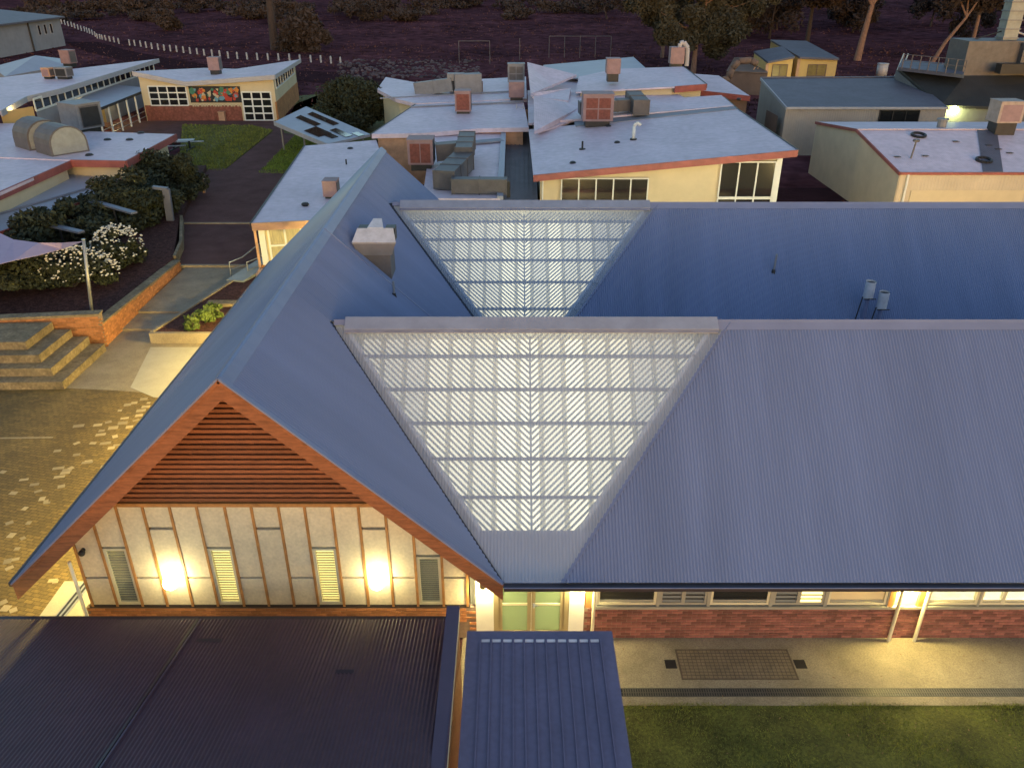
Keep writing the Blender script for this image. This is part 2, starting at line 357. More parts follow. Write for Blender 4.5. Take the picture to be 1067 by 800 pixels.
sheet('courtyard', [(-45, -8), (-11.9, -8), (-11.9, 2.0), (-10.4, 2.0), (-10.4, 12.2), (-13.2, 12.45), (-15.2, 12.75), (-17.2, 12.95), (-19.5, 13.0), (-45, 13.0)], 'pavers', 0.012, label='courtyard paved in brown bricks with scattered pale pavers')
sheet('side_path', [(-11.9, -8), (-10.3, -8), (-10.3, 2.0), (-11.9, 2.0)], 'concrete_pale', 0.02, label='pale concrete beside the gable wall')
sheet('upper_path', [(-17.4, 12.9), (-13, 12.3), (-10.4, 12.2), (-10.4, 18.4), (-17.4, 18.4)], 'concrete', 0.008, label='tan concrete path beyond the courtyard')
sheet('pale_slab', gpts([(157, 362), (215, 362), (215, 420), (160, 414), (136, 404)]), 'concrete_pale', 0.018, 0.02, label='nearly white concrete slab beside the planter')
sheet('upper_terrace', [(-17.4, 18.4), (-10.4, 18.4), (-10.4, 20.2), (-17.4, 20.2)], 'concrete', 0.10, label='concrete landing above the first low step')
sheet('walkway', [(-17.4, 20.2), (-10.4, 20.2), (-10.4, 26.4), (-17.4, 26.4)], 'concrete', 0.19, label='concrete walkway between planter and brick wall')
sheet('dark_path', [(-17.9, 26.4), (-12.5, 26.4), (-12.5, 34.0), (-20.2, 34.0)], 'dark_paving', 0.30, label='dark paved landing beyond the brick wall')
sheet('dark_walkway', [(-22.5, 34.0), (-13, 34.0), (-15.5, 48.0), (-23.5, 48.6)], 'dark_paving', 0.36, label='dark walkway beside the classroom wing')
sheet('diagonal_path', gpts([(231, 180), (270, 181), (309, 141), (285, 137)], 0.3), 'dark_paving', 0.315, label='narrow brown path between two lawns')
sheet('forecourt', gpts([(100, 128), (150, 148), (300, 150), (292, 126), (160, 126)], 0.2), 'dark_paving', 0.2, label='paved strip in front of the mural building')
LAWN_L = gpts([(186, 177), (231, 179), (284, 136), (262, 131), (190, 130)], 0.3)
LAWN_R = gpts([(269, 181), (318, 183), (345, 150), (309, 140)], 0.3)
sheet('lawn', LAWN_L, 'lawn', 0.305, label='dark green lawn left of the narrow brown path')
sheet('lawn', LAWN_R, 'lawn', 0.306, label='bright green lawn right of the narrow brown path')
sheet('lawn', [(2.45, -9.5), (22, -9.5), (22, -2.03), (2.45, -2.03)], 'lawn', 0.006, label='near lawn in front of the path')
sheet('lawn_soil', gpts([(318, 150), (292, 140), (312, 100), (420, 92), (420, 145)], 0.0), 'lawn', 0.02, label='dim grass around the dark round bush')
road_l = [(40, 22), (75, 36), (130, 52), (180, 62), (240, 71), (320, 74), (372, 77), (405, 84), (380, 97), (345, 106), (318, 114)]
road_r = [(58, 40), (90, 54), (140, 66), (190, 74), (240, 83), (315, 84), (345, 88), (352, 93), (330, 100), (310, 108), (296, 120)]
rd = MB()
for k in range(len(road_l) - 1): rd.slab([G(*road_l[k]) + Vector((0, 0, .02)), G(*road_l[k + 1]) + Vector((0, 0, .02)), G(*road_r[k + 1]) + Vector((0, 0, .02)), G(*road_r[k]) + Vector((0, 0, .02))], 0.05)
struct('road', rd, 'asphalt', label='dark asphalt road curving behind the buildings')
sheet('gravel_bank', gpts([(350, 62), (470, 60), (520, 72), (500, 84), (430, 84), (390, 74)]), 'field', 0.05, label='stony bank beyond the road')
rk = MB(); r_ = random.Random(12)
for k in range(420):
    p = G(r_.uniform(352, 500), r_.uniform(63, 83), 0); q = r_.uniform(.12, .4); rk.ball((p.x, p.y, .05), q, q, q * .7, 6, 3)
struct('rubble', rk, 'asphalt_stone', 'stuff', 'scattered small stones on the bank beyond the road', 'stones')
sheet('side_yard', [(15.5, 20.5), (60, 20.5), (60, 44), (15.5, 44)], 'asphalt', 0.012, label='dark asphalt yard between the white block and the cream shed')
sheet('rear_yard', [(-10, 20.5), (15.5, 20.5), (15.5, 31), (-10, 31)], 'concrete', 0.012, label='concrete yard behind the main building')

# near lawn blades
rnd = random.Random(3); gb = MB()
for k in range(52000):
    x = rnd.uniform(2.5, 15.5); y = -2.05 - rnd.random() * 3.6
    if rnd.random() < 0.12: y = rnd.uniform(-2.12, -1.99) + .035 * math.sin(x * 7) * math.sin(x * 2.3)
    h = rnd.uniform(0.03, 0.085) * (0.75 + 0.35 * math.sin(x * 1.7 + math.sin(y * 2.1) * 1.4)); a = rnd.uniform(0, 6.28); w_ = rnd.uniform(0.004, 0.009); lx = rnd.gauss(0, 0.03); ly = rnd.gauss(0, 0.03)
    i = len(gb.v); gb.v += [(x - w_ * math.cos(a), y - w_ * math.sin(a), 0.0), (x + w_ * math.cos(a), y + w_ * math.sin(a), 0.0), (x + lx, y + ly, h)]; gb.f.append((i, i + 1, i + 2))
struct('grass', gb, 'grass_blade', 'stuff', 'short green grass blades of the near lawn')
def tufts(name, pts, z, n, size, m, label):
    mb = MB(); c = [Vector(p) for p in pts]
    for _ in range(n):
        k = rnd.randrange(1, len(c) - 1); a, b_ = rnd.random(), rnd.random()
        if a + b_ > 1: a, b_ = 1 - a, 1 - b_
        p = c[0] + (c[k] - c[0]) * a + (c[k + 1] - c[0]) * b_; t = rnd.uniform(0, 6.28); w_ = size * .25; i = len(mb.v)
        mb.v += [(p.x - w_ * math.cos(t), p.y - w_ * math.sin(t), z), (p.x + w_ * math.cos(t), p.y + w_ * math.sin(t), z), (p.x + rnd.gauss(0, size * .4), p.y + rnd.gauss(0, size * .4), z + size * rnd.uniform(.5, 1.2))]; mb.f.append((i, i + 1, i + 2))
    struct(name, mb, m, 'stuff', label)
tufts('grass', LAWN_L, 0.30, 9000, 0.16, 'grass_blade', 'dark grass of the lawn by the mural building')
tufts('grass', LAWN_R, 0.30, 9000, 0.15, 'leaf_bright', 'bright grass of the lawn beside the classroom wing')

lf_ = MB(); r_ = random.Random(55)
for k in range(170):
    x = r_.uniform(2.5, 14); y = -r_.random() ** 1.5 * 4.5 if k % 2 else r_.uniform(-4.5, -1.9); a = r_.uniform(0, 6.28); l_ = r_.uniform(.018, .045); z = .024 if y > -2.0 else r_.uniform(.03, .07); i = len(lf_.v)
    lf_.v += [(x - l_ * math.cos(a), y - l_ * math.sin(a), z), (x + l_ * .4 * math.sin(a), y - l_ * .4 * math.cos(a), z + .006), (x + l_ * math.cos(a), y + l_ * math.sin(a), z), (x - l_ * .4 * math.sin(a), y + l_ * .4 * math.cos(a), z + .006)]; lf_.f.append((i, i + 1, i + 2, i + 3))
struct('leaf_litter', lf_, 'dead_leaf', 'stuff', 'fallen dry leaves on the path and lawn', 'leaves')
# scattered pale pavers of the courtyard
cy_ = [o for o in bpy.data.objects if o.name == 'courtyard'][0]
pv = MB().box(-0.5, 0.5, -0.5, 0.5, -0.02, 0.0); pvm = mesh_of(pv, 'paver')
pav = [(102,443),(82,444),(140,420),(133,422),(145,433),(128,441),(150,416),(105,453),(106,449),(110,462),(116,467),(60,470),(80,474),(61,488),(62,497),(70,490),(36,505),(25,500),(68,493),(91,482),(110,486),(122,464),(118,446),(92,481),(130,436),(135,445),(147,428),(152,424),(14,514),(50,524),(12,558),(24,561),(8,585),(10,592),(18,572),(16,583),(55,605),(58,606),(3,628),(6,634),(14,636),(30,545),(44,520),(48,523),(120,455),(97,462),(80,462),(74,488),(64,507),(40,512),(26,530),(10,545),(3,492),(155,420),(142,438),(125,428),(113,440)]
for k, (a, b_) in enumerate(pav):
    p = G(a, b_, 0.0); big = 0.46 if k < 28 else 0.28
    piece('paver', pvm, 'paver_white', cy_, (p.x, p.y, 0.018 + 0.0003 * (k % 7)), (big * rnd.uniform(.42, .8), 0.14 * rnd.uniform(.8, 1.6), 1), (0, 0, R(14) + (rnd.uniform(-.5, .8) if k >= 28 else 0)))
# line joint strip across the courtyard
pj = MB().bar((-22, 9.15, 0.016), (-15.9, 9.3, 0.016), 0.07, 0.012); part('joint_strip', pj, 'paver_white', cy_)

# ------------------------------------------------------------------ MAIN BUILDING
ZE, YE = 2.54, -0.9
R1Y, R2Y, RZ = 4.05, 15.14, 6.63
SL = (RZ - ZE) / (R1Y - YE)
XR, XRZ, XE0, XE1, YB = -5.58, 7.60, -10.95, -0.20, 20.6
SC = (XRZ - ZE) / (XE1 - XR)
XEND = 22.0
def zc(x): return XRZ - SC * abs(x - XR)
def vx(dy): return XR + (XRZ - RZ + SL * abs(dy)) / SC         # valley x at distance dy from a ridge
KV = SL / SC
main = thing('school_hall', 'large hall with blue-grey corrugated gable roofs, glowing triangular skylights and a timber-slatted gable', 'building', (5, 9, 0))
nrmF = (0, -SL, 1); nrmB = (0, SL, 1); nrmR = (SC, 0, 1); nrmL = (-SC, 0, 1)
SKC = 0.45                                                       # centre line of the skylights
def skr(y, ry): return 2 * SKC - (vx(ry - y))                     # right edge of skylight on a front slope
st = 0.076 / 6
def front_slope(ry, ye, x_end):
    def fn(x):
        y0 = ye; y1 = ry - 0.02
        dy = (2 * SKC - x - XR) * SC / SL - (XRZ - RZ) / SL       # skylight edge: dy at this x
        lo = ye
        if dy > 0: lo = max(ye, ry - dy)
        else: lo = ye
        # right of skylight: x >= skr(y) <=> ry - y >= ... keep part below the edge
        yy1 = y1
        e = 2 * SKC - x
        d2 = (e - XR) * SC / SL - (XRZ - RZ) / SL
        if d2 > 0: yy1 = min(y1, ry - d2 - 0.02)
        if yy1 <= ye + 0.02: return None
        return ((x, ye, RZ - SL * (ry - ye)), (x, yy1, RZ - SL * (ry - yy1)))
    return fn
def skylight_fn(ry, ye):
    def fn(x):
        d = (x if x <= SKC else 2 * SKC - x)
        dy = (d - XR) * SC / SL - (XRZ - RZ) / SL - 0.03
        y0 = max(ye, ry - dy)
        if y0 > ry - 0.14: return None
        return ((x, y0, RZ - SL * (ry - y0)), (x, ry - 0.10, RZ - SL * 0.10))
    return fn
x_l = vx(0) + 0.05
rf1 = part('roof_slope', corr(MB(), frange(1.0, XEND, st), front_slope(R1Y, YE, XEND), nrmF), 'roof_blue', main, True)
rf2 = part('roof_slope', corr(MB(), frange(1.0, XEND, st), front_slope(R2Y, 10.2, XEND), nrmF), 'roof_blue', main, True)
for ry, yb in ((R1Y, 9.0), (R2Y, 20.1)):
    part('roof_slope', corr(MB(), frange(vx(0), XEND, st * 1.5), lambda x: ((x, min(yb, ry + max(0.0, (x - vx(0)) / KV)) if x < -0.2 else yb, RZ - SL * ((min(yb, ry + max(0.0, (x - vx(0)) / KV)) if x < -0.2 else yb) - ry)), (x, ry, RZ)), nrmB), 'roof_blue', main, True)
part('box_gutter', MB().box(-0.6, XEND, 8.95, 10.25, 2.3, 2.45), 'valley_dark', main)
# cross gable: right slope up to its valleys, left slope
FOLD = 8.75
def rx(y):
    return min(XE1, vx(min(abs(y - R1Y), abs(y - R2Y))))
def right_fn(raise_):
    def fn(y):
        x1 = rx(y) - 0.03
        if 8.4 < y < 10.8: x1 = XE1 - 0.4
        return ((XR + 0.02, y, zc(XR + .02) + raise_), (x1, y, zc(x1) + raise_))
    return fn
part('roof_slope', corr(MB(), frange(YE, FOLD, st), right_fn(0.0), nrmR), 'roof_blue_y', main, True)
part('roof_slope', corr(MB(), frange(FOLD, YB, st), right_fn(-0.06), nrmR), 'roof_blue_y', main, True)
part('roof_slope', corr(MB(), frange(YE, YB, st * 1.5), lambda y: ((XR - 0.02, y, zc(XR - .02)), (XE0, y, zc(XE0))), nrmL), 'roof_blue_y', main, True)
part('sheet_lap', MB().bar((XR, FOLD, XRZ - .02), (XE1 - 2.2, FOLD, zc(XE1 - 2.2) - .02), 0.05, 0.09, nrmR), 'roof_blue_cap', main)
# ridge caps
def cap_x(ry, x0, x1, w=0.2, up=0.022, m='roof_blue_cap', name='ridge_cap'):
    mb = MB(); pr = [(-w, -w * SL), (-0.05, -0.05 * SL + 0.012), (0, 0.03), (0.05, -0.05 * SL + 0.012), (w, -w * SL)]
    for k in range(4):
        (a, za), (c, zb) = pr[k], pr[k + 1]; mb.poly([(x0, ry + a, RZ + za + up), (x1, ry + a, RZ + za + up), (x1, ry + c, RZ + zb + up), (x0, ry + c, RZ + zb + up)])
    return part(name, mb, m, main)
cap_x(R1Y, 5.1, XEND); cap_x(R2Y, 5.1, XEND)
cap_x(R1Y, vx(0) + .1, -4.0, 0.1); cap_x(R2Y, vx(0) + .1, -4.0, 0.1)
mb = MB(); w = 0.22
for a, c in ((-w, -0.04), (-0.04, 0.04), (0.04, w)):
    za = XRZ - SC * abs(a) + 0.025; zb = XRZ - SC * abs(c) + 0.025
    mb.poly([(XR + a, YE, za), (XR + c, YE, zb), (XR + c, YB, zb), (XR + a, YB, za)])
part('ridge_cap', mb, 'roof_blue_cap', main)
# ridge vents above skylights
for ry in (R1Y, R2Y):
    v = part('ridge_vent', MB().poly([(-4.15, ry - 0.30, RZ - 0.08), (5.12, ry - 0.30, RZ - 0.08), (5.12, ry - 0.02, RZ + 0.13), (-4.15, ry - 0.02, RZ + 0.13)])
             .poly([(-4.15, ry - 0.02, RZ + 0.13), (5.12, ry - 0.02, RZ + 0.13), (5.12, ry + 0.3, RZ + 0.0), (-4.15, ry + 0.3, RZ + 0.0)])
             .poly([(-4.15, ry - 0.30, RZ - 0.19), (5.12, ry - 0.30, RZ - 0.19), (5.12, ry - 0.30, RZ - 0.08), (-4.15, ry - 0.30, RZ - 0.08)])
             .poly([(5.12, ry - .3, RZ - .19), (5.12, ry + .3, RZ - .19), (5.12, ry + .3, RZ), (5.12, ry - .02, RZ + .13), (5.12, ry - .3, RZ - .08)])
             .poly([(-4.15, ry - .3, RZ - .08), (-4.15, ry - .02, RZ + .13), (-4.15, ry + .3, RZ), (-4.15, ry + .3, RZ - .19), (-4.15, ry - .3, RZ - .19)]), 'ridge_metal', main)
    part('flashing', MB().box(-4.15, 5.12, ry - 0.315, ry - 0.302, RZ - 0.17, RZ - 0.10), 'purlin', v)
# valley gutters (dark line of the joint)
for ry, ye in ((R1Y, YE), (R2Y, 10.4)):
    mb = MB(); a = Vector((vx(0), ry, RZ)); yv = ye; c = Vector((vx(ry - yv), yv, RZ - SL * (ry - yv)))
    mb.bar(a + Vector((0, 0, -0.01)), c + Vector((0, 0, -0.01)), 0.10, 0.02); part('valley_gutter', mb, 'valley_dark', main)
    a2 = Vector((2 * SKC - vx(0), ry, RZ)); c2 = Vector((2 * SKC - vx(ry - yv), yv, c.z))
    part('flashing', MB().bar(a2 + Vector((0, 0, 0.012)), c2 + Vector((0, 0, 0.012)), 0.09, 0.014), 'roof_blue_cap', main)
    a3 = a + Vector((0, -.6, -.6 * SL)); 
# skylights
def clip_line(p, d, poly):
    t0, t1 = -1e9, 1e9; n_ = len(poly)
    for k in range(n_):
        a = poly[k]; b_ = poly[(k + 1) % n_]; e = (b_[0] - a[0], b_[1] - a[1]); nx, ny = -e[1], e[0]
        den = nx * d[0] + ny * d[1]; num = nx * (a[0] - p[0]) + ny * (a[1] - p[1])
        if abs(den) < 1e-9:
            if num > 0: return None
            continue
        t = num / den
        if den > 0: t0 = max(t0, t)
        else: t1 = min(t1, t)
    return (t0, t1) if t1 - t0 > 0.12 else None
SLEN = math.sqrt(1 + SL * SL)
def skylight(ry, ye, ylo, purl):
    sk = part('skylight', corr(MB(), frange(vx(0) + .05, 2 * SKC - vx(0) - .05, st * 1.5), skylight_fn(ry, ye), nrmF, 0.076, 0.010), 'poly', main, True)
    nv = Vector(nrmF).normalized()
    def pt(x, y, off): return Vector((x, y, RZ - SL * (ry - y))) + nv * off
    inset = 0.30
    def xl(y): return vx(ry - y) + inset
    def xr(y): return 2 * SKC - vx(ry - y) - inset - 0.08
    for y in purl:
        part('purlin', MB().bar(pt(xl(y) - .25, y, -0.075), pt(xr(y) + .25, y, -0.075), 0.06, 0.09, nv), 'purlin', sk)
    x = SKC - 0.59 * 8
    while x < 5.3:
        d = x if x <= SKC else 2 * SKC - x
        dy = (d - XR) * SC / SL - (XRZ - RZ) / SL - 0.1
        y0 = max(ylo, ry - dy)
        if y0 < ry - 0.5 and abs(x - SKC) < .1: part('rafter', MB().bar(pt(x, y0, -0.38), pt(x, ry - .2, -0.38), 0.042 if abs(x - SKC) > .1 else 0.05, 0.12, nv), 'rafter_pale' if abs(x - SKC) > .1 else 'slat_sky_tint', sk)
        x += 0.59
    # edge trimmers
    for f_, sgn in ((xl, -1), (xr, 1)):
        part('trimmer', MB().bar(pt(f_(ylo) + sgn * .02, ylo, -0.12), pt(f_(ry - .2) + sgn * .02, ry - .2, -0.12), 0.10, 0.18, nv), 'slat_sky_tint', sk)
        q = [pt(f_(ylo) + sgn * .02, ylo, -.13), pt(f_(ylo) + sgn * .5, ylo, -.13), pt(f_(ry - .1) + sgn * .5, ry - .1, -.13), pt(f_(ry - .1) + sgn * .02, ry - .1, -.13)]
        part('edge_board', MB().poly(q if sgn > 0 else q[::-1]), 'roof_blue_cap', sk)
    if ylo > ye + .05:
        part('eave_board', MB().poly([pt(vx(ry - ye) - .2, ye, -.05), pt(2 * SKC - vx(ry - ye) + .2, ye, -.05), pt(2 * SKC - vx(ry - ylo), ylo, -.05), pt(vx(ry - ylo), ylo, -.05)]), 'roof_blue_cap', sk)
    # chevron slats
    s0, s1 = ylo * SLEN, (ry - 0.15) * SLEN
    for side in (-1, 1):
        if side < 0: pl = [(xl(ylo), s0), (SKC - .02, s0), (SKC - .02, s1), (xl(ry - .15), s1)]
        else: pl = [(SKC + .02, s0), (xr(ylo), s0), (xr(ry - .15), s1), (SKC + .02, s1)]
        c = s0 - 0.0
        k = -60
        while k < 100:
            s = s0 + k * 0.158
            r = clip_line((SKC, s), (0.7071 * side, 0.7071), pl)
            if r:
                a = (SKC + .7071 * side * r[0], s + .7071 * r[0]); e = (SKC + .7071 * side * r[1], s + .7071 * r[1])
                part('slat', MB().bar(pt(a[0], a[1] / SLEN, -0.30), pt(e[0], e[1] / SLEN, -0.30), 0.052, 0.02, nv), 'slat_sky_tint', sk)
            k += 1
    # added white lining and glowing strips, standing in for the lit room below
    q = [pt(xl(ylo) - .3, ylo, -1.25), pt(xr(ylo) + .3, ylo, -1.25), pt(xr(ry) + .6, ry + .08, -1.25), pt(xl(ry) - .6, ry + .08, -1.25)]
    part('lining', MB().poly(q), 'lining', sk)
    for p0, p1 in ((q[0], q[1]), (q[2], q[3]), (q[1], q[2]), (q[3], q[0])):
        up = nv * 1.13
        part('reveal', MB().poly([p0, p1, p1 + up, p0 + up]), 'lining', sk)
    yt = ry - .75; dp = -1.2
    def ylow(x):
        d = (x if x <= SKC else 2 * SKC - x - .08) - inset - .08; return max(ylo + .04, ry - ((d - XR) * SC / SL - (XRZ - RZ) / SL))
    k = -8
    while k <= 8:
        xa, xb = SKC + .59 * k - .225, SKC + .59 * k + .225; ya, yb_ = ylow(xa), ylow(xb); dim = abs(k) > 4
        if max(ya, yb_) < ry - .2:
            lm = ('room_glow', 'room_glow_mid', 'room_glow_dim')[0 if abs(k) <= 2 else (1 if abs(k) <= 4 else 2)]  # three strengths put bands and side falloff of light into the strips
            if k in (-2, 1): lm = 'room_glow_mid'
            part('glow_strip', MB().poly([pt(xa, ya, dp), pt(xb, yb_, dp), pt(xb, ry + .06, dp), pt(xa, ry + .06, dp)]), lm, sk)
        k += 1
    return sk
skylight(R1Y, YE, 0.0, (0.59, 1.30, 1.98, 2.65, 3.33))
skylight(R2Y, 10.2, 11.5, (11.75, 12.58, 13.28, 13.95, 14.55))

# gutters, fascias, eave
part('gutter', MB().box(-0.18, XEND, YE - 0.13, YE + 0.0, ZE - 0.14, ZE - 0.03), 'gutter_dark', main)
part('gutter_lip', MB().box(-0.18, XEND, YE - 0.15, YE - 0.131, ZE - 0.04, ZE - 0.02), 'roof_blue_cap', main)
part('eave_soffit', MB().poly([(-0.2, YE, ZE - 0.16), (XEND, YE, ZE - 0.16), (XEND, 0.0, ZE - 0.16), (-0.2, 0.0, ZE - 0.16)]), 'white_paint', main)
part('gutter', MB().box(XE0 - .13, XE0, YE + 0.02, YB, ZE - .14, ZE - .03), 'gutter_dark', main)
rt = mesh_of(MB().box(-0.022, 0.022, 0.0, 0.78, -0.10, 0.0), 'rafter_tail')
x = 2.3
while x < 14: piece('rafter_tail', rt, 'frame_cream', main, (x, YE + 0.02, ZE - 0.165)); x += 0.61
# barge boards
VH = 0.47
for s_ in (-1, 1):
    xe = XE0 if s_ < 0 else XE1
    zt = zc(xe)
    bb = part('barge_board', MB().poly([(XR, YE - .04, XRZ - .04), (xe, YE - .04, zt - .04), (xe, YE - .04, zt - VH), (XR, YE - .04, XRZ - VH)][::s_])
              .poly([(XR, YE + .02, XRZ - VH), (xe, YE + .02, zt - VH), (xe, YE - .04, zt - VH), (XR, YE - .04, XRZ - VH)])
              .poly([(xe, YE - .04, zt - .04), (xe, YE + .02, zt - .04), (xe, YE + .02, zt - VH), (xe, YE - .04, zt - VH)])
              .poly([(XR, YE + .02, XRZ - .04), (xe, YE + .02, zt - .04), (xe, YE + .02, zt - VH), (XR, YE + .02, XRZ - VH)]), 'timber', main)
    part('barge_trim', MB().bar((XR, YE - .055, XRZ - .05), (xe, YE - .055, zt - .05), 0.03, 0.09, (s_ * SC, 0, 1)), 'timber', bb)
    part('barge_cap', MB().bar((XR, YE - .02, XRZ + .004), (xe, YE - .02, zt + .004), 0.12, 0.035, (s_ * SC, 0, 1)), 'roof_blue_cap', bb)
    part('verge_soffit', MB().poly([(XR, YE, XRZ - .3), (xe, YE, zt - .3), (xe, 0.05, zt - .3), (XR, 0.05, XRZ - .3)]), 'timber', main)

# gable wall on plane y = 0
GX0, GX1 = -10.03, -1.03
gw = part('gable_wall', MB().poly([(GX0, 0.12, 1.0), (GX1, 0.12, 1.0), (GX1, 0.12, zc(GX1) - .3), (XR, 0.12, XRZ - .3), (GX0, 0.12, zc(GX0) - .3)])
          .poly([(GX0, 0.12, 0), (GX0, 0.12, zc(GX0) - .3), (GX0, 8, zc(GX0) - .3), (GX0, 8, 0)]), 'panel_gap', main)
part('side_wall', MB().box(GX0, GX0 + .12, .12, YB - .4, 0, 3.0), 'panel', main)
ZS = 3.93                                                        # where the slatted screen starts
sp = (GX1 - GX0) / 15.4
bx = [-9.97, -9.38, -8.78, -8.19, -7.59, -6.99, -6.37, -5.78, -5.18, -4.60, -3.99, -3.41, -2.82, -2.23, -1.62, -1.05]
def ztop(x): return min(ZS, zc(x) - 0.32)
for x in bx:
    part('batten', MB().box(x - 0.028, x + 0.028, -0.022, 0.11, 1.02, ztop(x)), 'batten', gw)
HT = (XRZ - .42 - ZS) / SC; part('trim', MB().box(XR - HT, XR + HT, -0.03, 0.11, ZS, ZS + 0.09), 'batten', gw)
part('sill_trim', MB().box(GX0 - .03, GX1 + .03, -0.01, 0.11, 0.98, 1.06), 'panel_gap', gw)
def panel(x0, x1, z0, z1f):
    a, c = x0 + .034, x1 - .034
    za, zb = z1f(a), z1f(c)
    if za <= z0 + .03 and zb <= z0 + .03: return
    za = max(za, z0 + .02); zb = max(zb, z0 + .02); mb = MB()
    mb.poly([(a, 0.0, z0), (c, 0.0, z0), (c, 0.0, zb), (a, 0.0, za)]).poly([(a, 0.0, za), (c, 0.0, zb), (c, 0.115, zb), (a, 0.115, za)]).poly([(a, .0, z0), (a, .115, z0), (c, .115, z0), (c, .0, z0)])
    part('panel', mb, 'panel', gw)
WINC = {1: 'w', 5: 'w', 9: 'w', 13: 'w'}
edges = [GX0] + bx
# columns between battens; pattern taken from the photograph
cols = list(zip(bx[:-1], bx[1:]))
patt = {0: 'L', 1: 'W', 2: 'L', 3: 'H', 4: 'L', 5: 'W', 6: 'L', 7: 'H', 8: 'L', 9: 'W', 10: 'L', 11: 'H', 12: 'L', 13: 'W', 14: 'L'}
patt = {0: 'L', 1: 'W', 2: 'L', 3: 'H', 4: 'L', 5: 'W', 6: 'L', 7: 'H', 8: 'L', 9: 'W', 10: 'L', 11: 'H', 12: 'L', 13: 'W', 14: 'L'}
wi = 0
for k, (x0, x1) in enumerate(cols):
    t = patt[k]
    if t == 'L':
        panel(x0, x1, 1.07, lambda x: min(1.86, ztop(x))); panel(x0, x1, 1.92, ztop)
    elif t == 'H':
        panel(x0, x1, 1.07, lambda x: min(3.28, ztop(x))); panel(x0, x1, 3.36, ztop)
    else:
        panel(x0, x1, 2.80 if k < 13 else 2.57, ztop)
        a, c = x0 + .03, x1 - .03; z0, z1 = 1.07, min(2.74, ztop(x1) - .02)
        z1 = 2.74 if k < 13 else 2.5
        wn_ = part('window', MB().box(a, a + .07, 0.0, .1, z0, z1).box(c - .06, c, 0.0, .1, z0, z1).box(a + .07, c - .06, 0.0, .1, z0, z0 + .09).box(a + .07, c - .06, 0.0, .1, z1 - .05, z1), 'frame_cream', gw)
        lit = wi in (1, 2)
        nb = 20; mb = MB().box(a + .07, c - .06, 0.10, 0.115, z0 + .09, z1 - .05)
        part('blind', mb, 'blade_glow' if lit else 'room_wall', wn_)
        for q in range(nb):
            zz = z0 + .12 + q * (z1 - z0 - .2) / nb
            part('louvre', MB().poly([(a + .07, 0.03, zz), (c - .06, .03, zz), (c - .06, .06, zz + .022), (a + .07, .06, zz + .022)]), 'blade_cream' if lit else 'blade_glass', wn_)
        part('pane', MB().poly([(a + .07, .02, z0 + .09), (c - .06, .02, z0 + .09), (c - .06, .02, z1 - .05), (a + .07, .02, z1 - .05)]), 'pane', wn_)
        wi += 1
# timber slats of the gable
zz = ZS + 0.16; k = 0
while zz < XRZ - 0.75:
    hw = (XRZ - 0.42 - zz) / SC
    if hw < 0.15: break
    tz = rnd.uniform(-.004, .004)
    part('slat', MB().box(max(GX0, XR - hw), min(GX1, XR + hw), -0.04, 0.03, zz + tz, zz + 0.078 + tz), 'timber_slat', gw)
    zz += 0.125; k += 1
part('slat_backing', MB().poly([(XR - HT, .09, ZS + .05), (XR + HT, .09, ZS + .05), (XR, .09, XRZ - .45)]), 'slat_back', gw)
for x in (XR - 1.3, XR + .05, XR + 1.4):
    part('post', MB().box(x - .03, x + .03, 0.032, 0.10, ZS + .1, XRZ - .45 - SC * abs(x - XR)), 'timber_slat', gw)
part('camera_bracket', MB().ball((-9.78, -0.10, 2.70), 0.075).cyl((-9.78, 0.04, 2.73), (-9.78, -.08, 2.72), 0.05, n=8), 'dark_metal', gw, label='small dark security camera near the left barge board')
part('downpipe', MB().cyl((GX0 - .14, -0.05, 0), (GX0 - .14, -.05, 2.4), 0.04), 'white_paint', main)

# brick base of gable and brick wall along the path
bwall = part('brick_wall', MB().box(GX0 - .12, GX1 + .17, 0.0, 0.11, 0.0, 0.978), 'mortar', main)
bwall2 = part('brick_wall', MB().box(1.72, XEND, 0.0, 0.11, 0.0, 0.955), 'mortar', main)
brk = mesh_of(MB().box(-0.115, 0.115, -0.012, 0.05, -0.034, 0.034), 'brick'); brk.materials.append(MATS['brick'])
brk_lamplit = mesh_of(MB().box(-0.115, 0.115, -0.012, 0.05, -0.034, 0.034), 'brick'); brk_lamplit.materials.append(MATS['brick_orange'])  # orange puts the gable lamps' glow into the base bricks
cnt = 0; rest = MB()
def lay(wall, me, x0, x1, rows, z00, budget, restmb, xlim=1e9):
    c = 0
    for r in rows:
        x = x0 + (0.06 if r % 2 else 0.18)
        while x < x1:
            z = z00 + 0.043 + r * 0.0868; jy = rnd.uniform(-.004, .003)
            xa_, xb_ = max(x - .115, x0), min(x + .115, x1)
            if xb_ - xa_ > .03:
                if c < budget and x < xlim: piece('brick', me, 'brick', wall, ((xa_ + xb_) / 2, jy, z), ((xb_ - xa_) / .23, 1, 1)); c += 1
                else: restmb.box(xa_, xb_, jy - .012, jy + .05, z - .034, z + .034)
            x += 0.2395
    return c
order = [10, 9, 8, 7, 6, 5, 4, 3, 2, 1, 0]
rest1 = MB(); lay(bwall, brk_lamplit, GX0 - .1, GX1, [9, 8], 0.09, 80, rest1); lay(bwall, brk_lamplit, GX0 - .1, GX1, [7, 6, 5], 0.09, 0, rest1); lay(bwall, brk_lamplit, -1.02, -0.86, [10, 9, 8, 7, 6, 5, 4, 3], 0.0, 0, rest1)
part('brick_courses', rest1, 'brick_orange', bwall, kind='stuff')
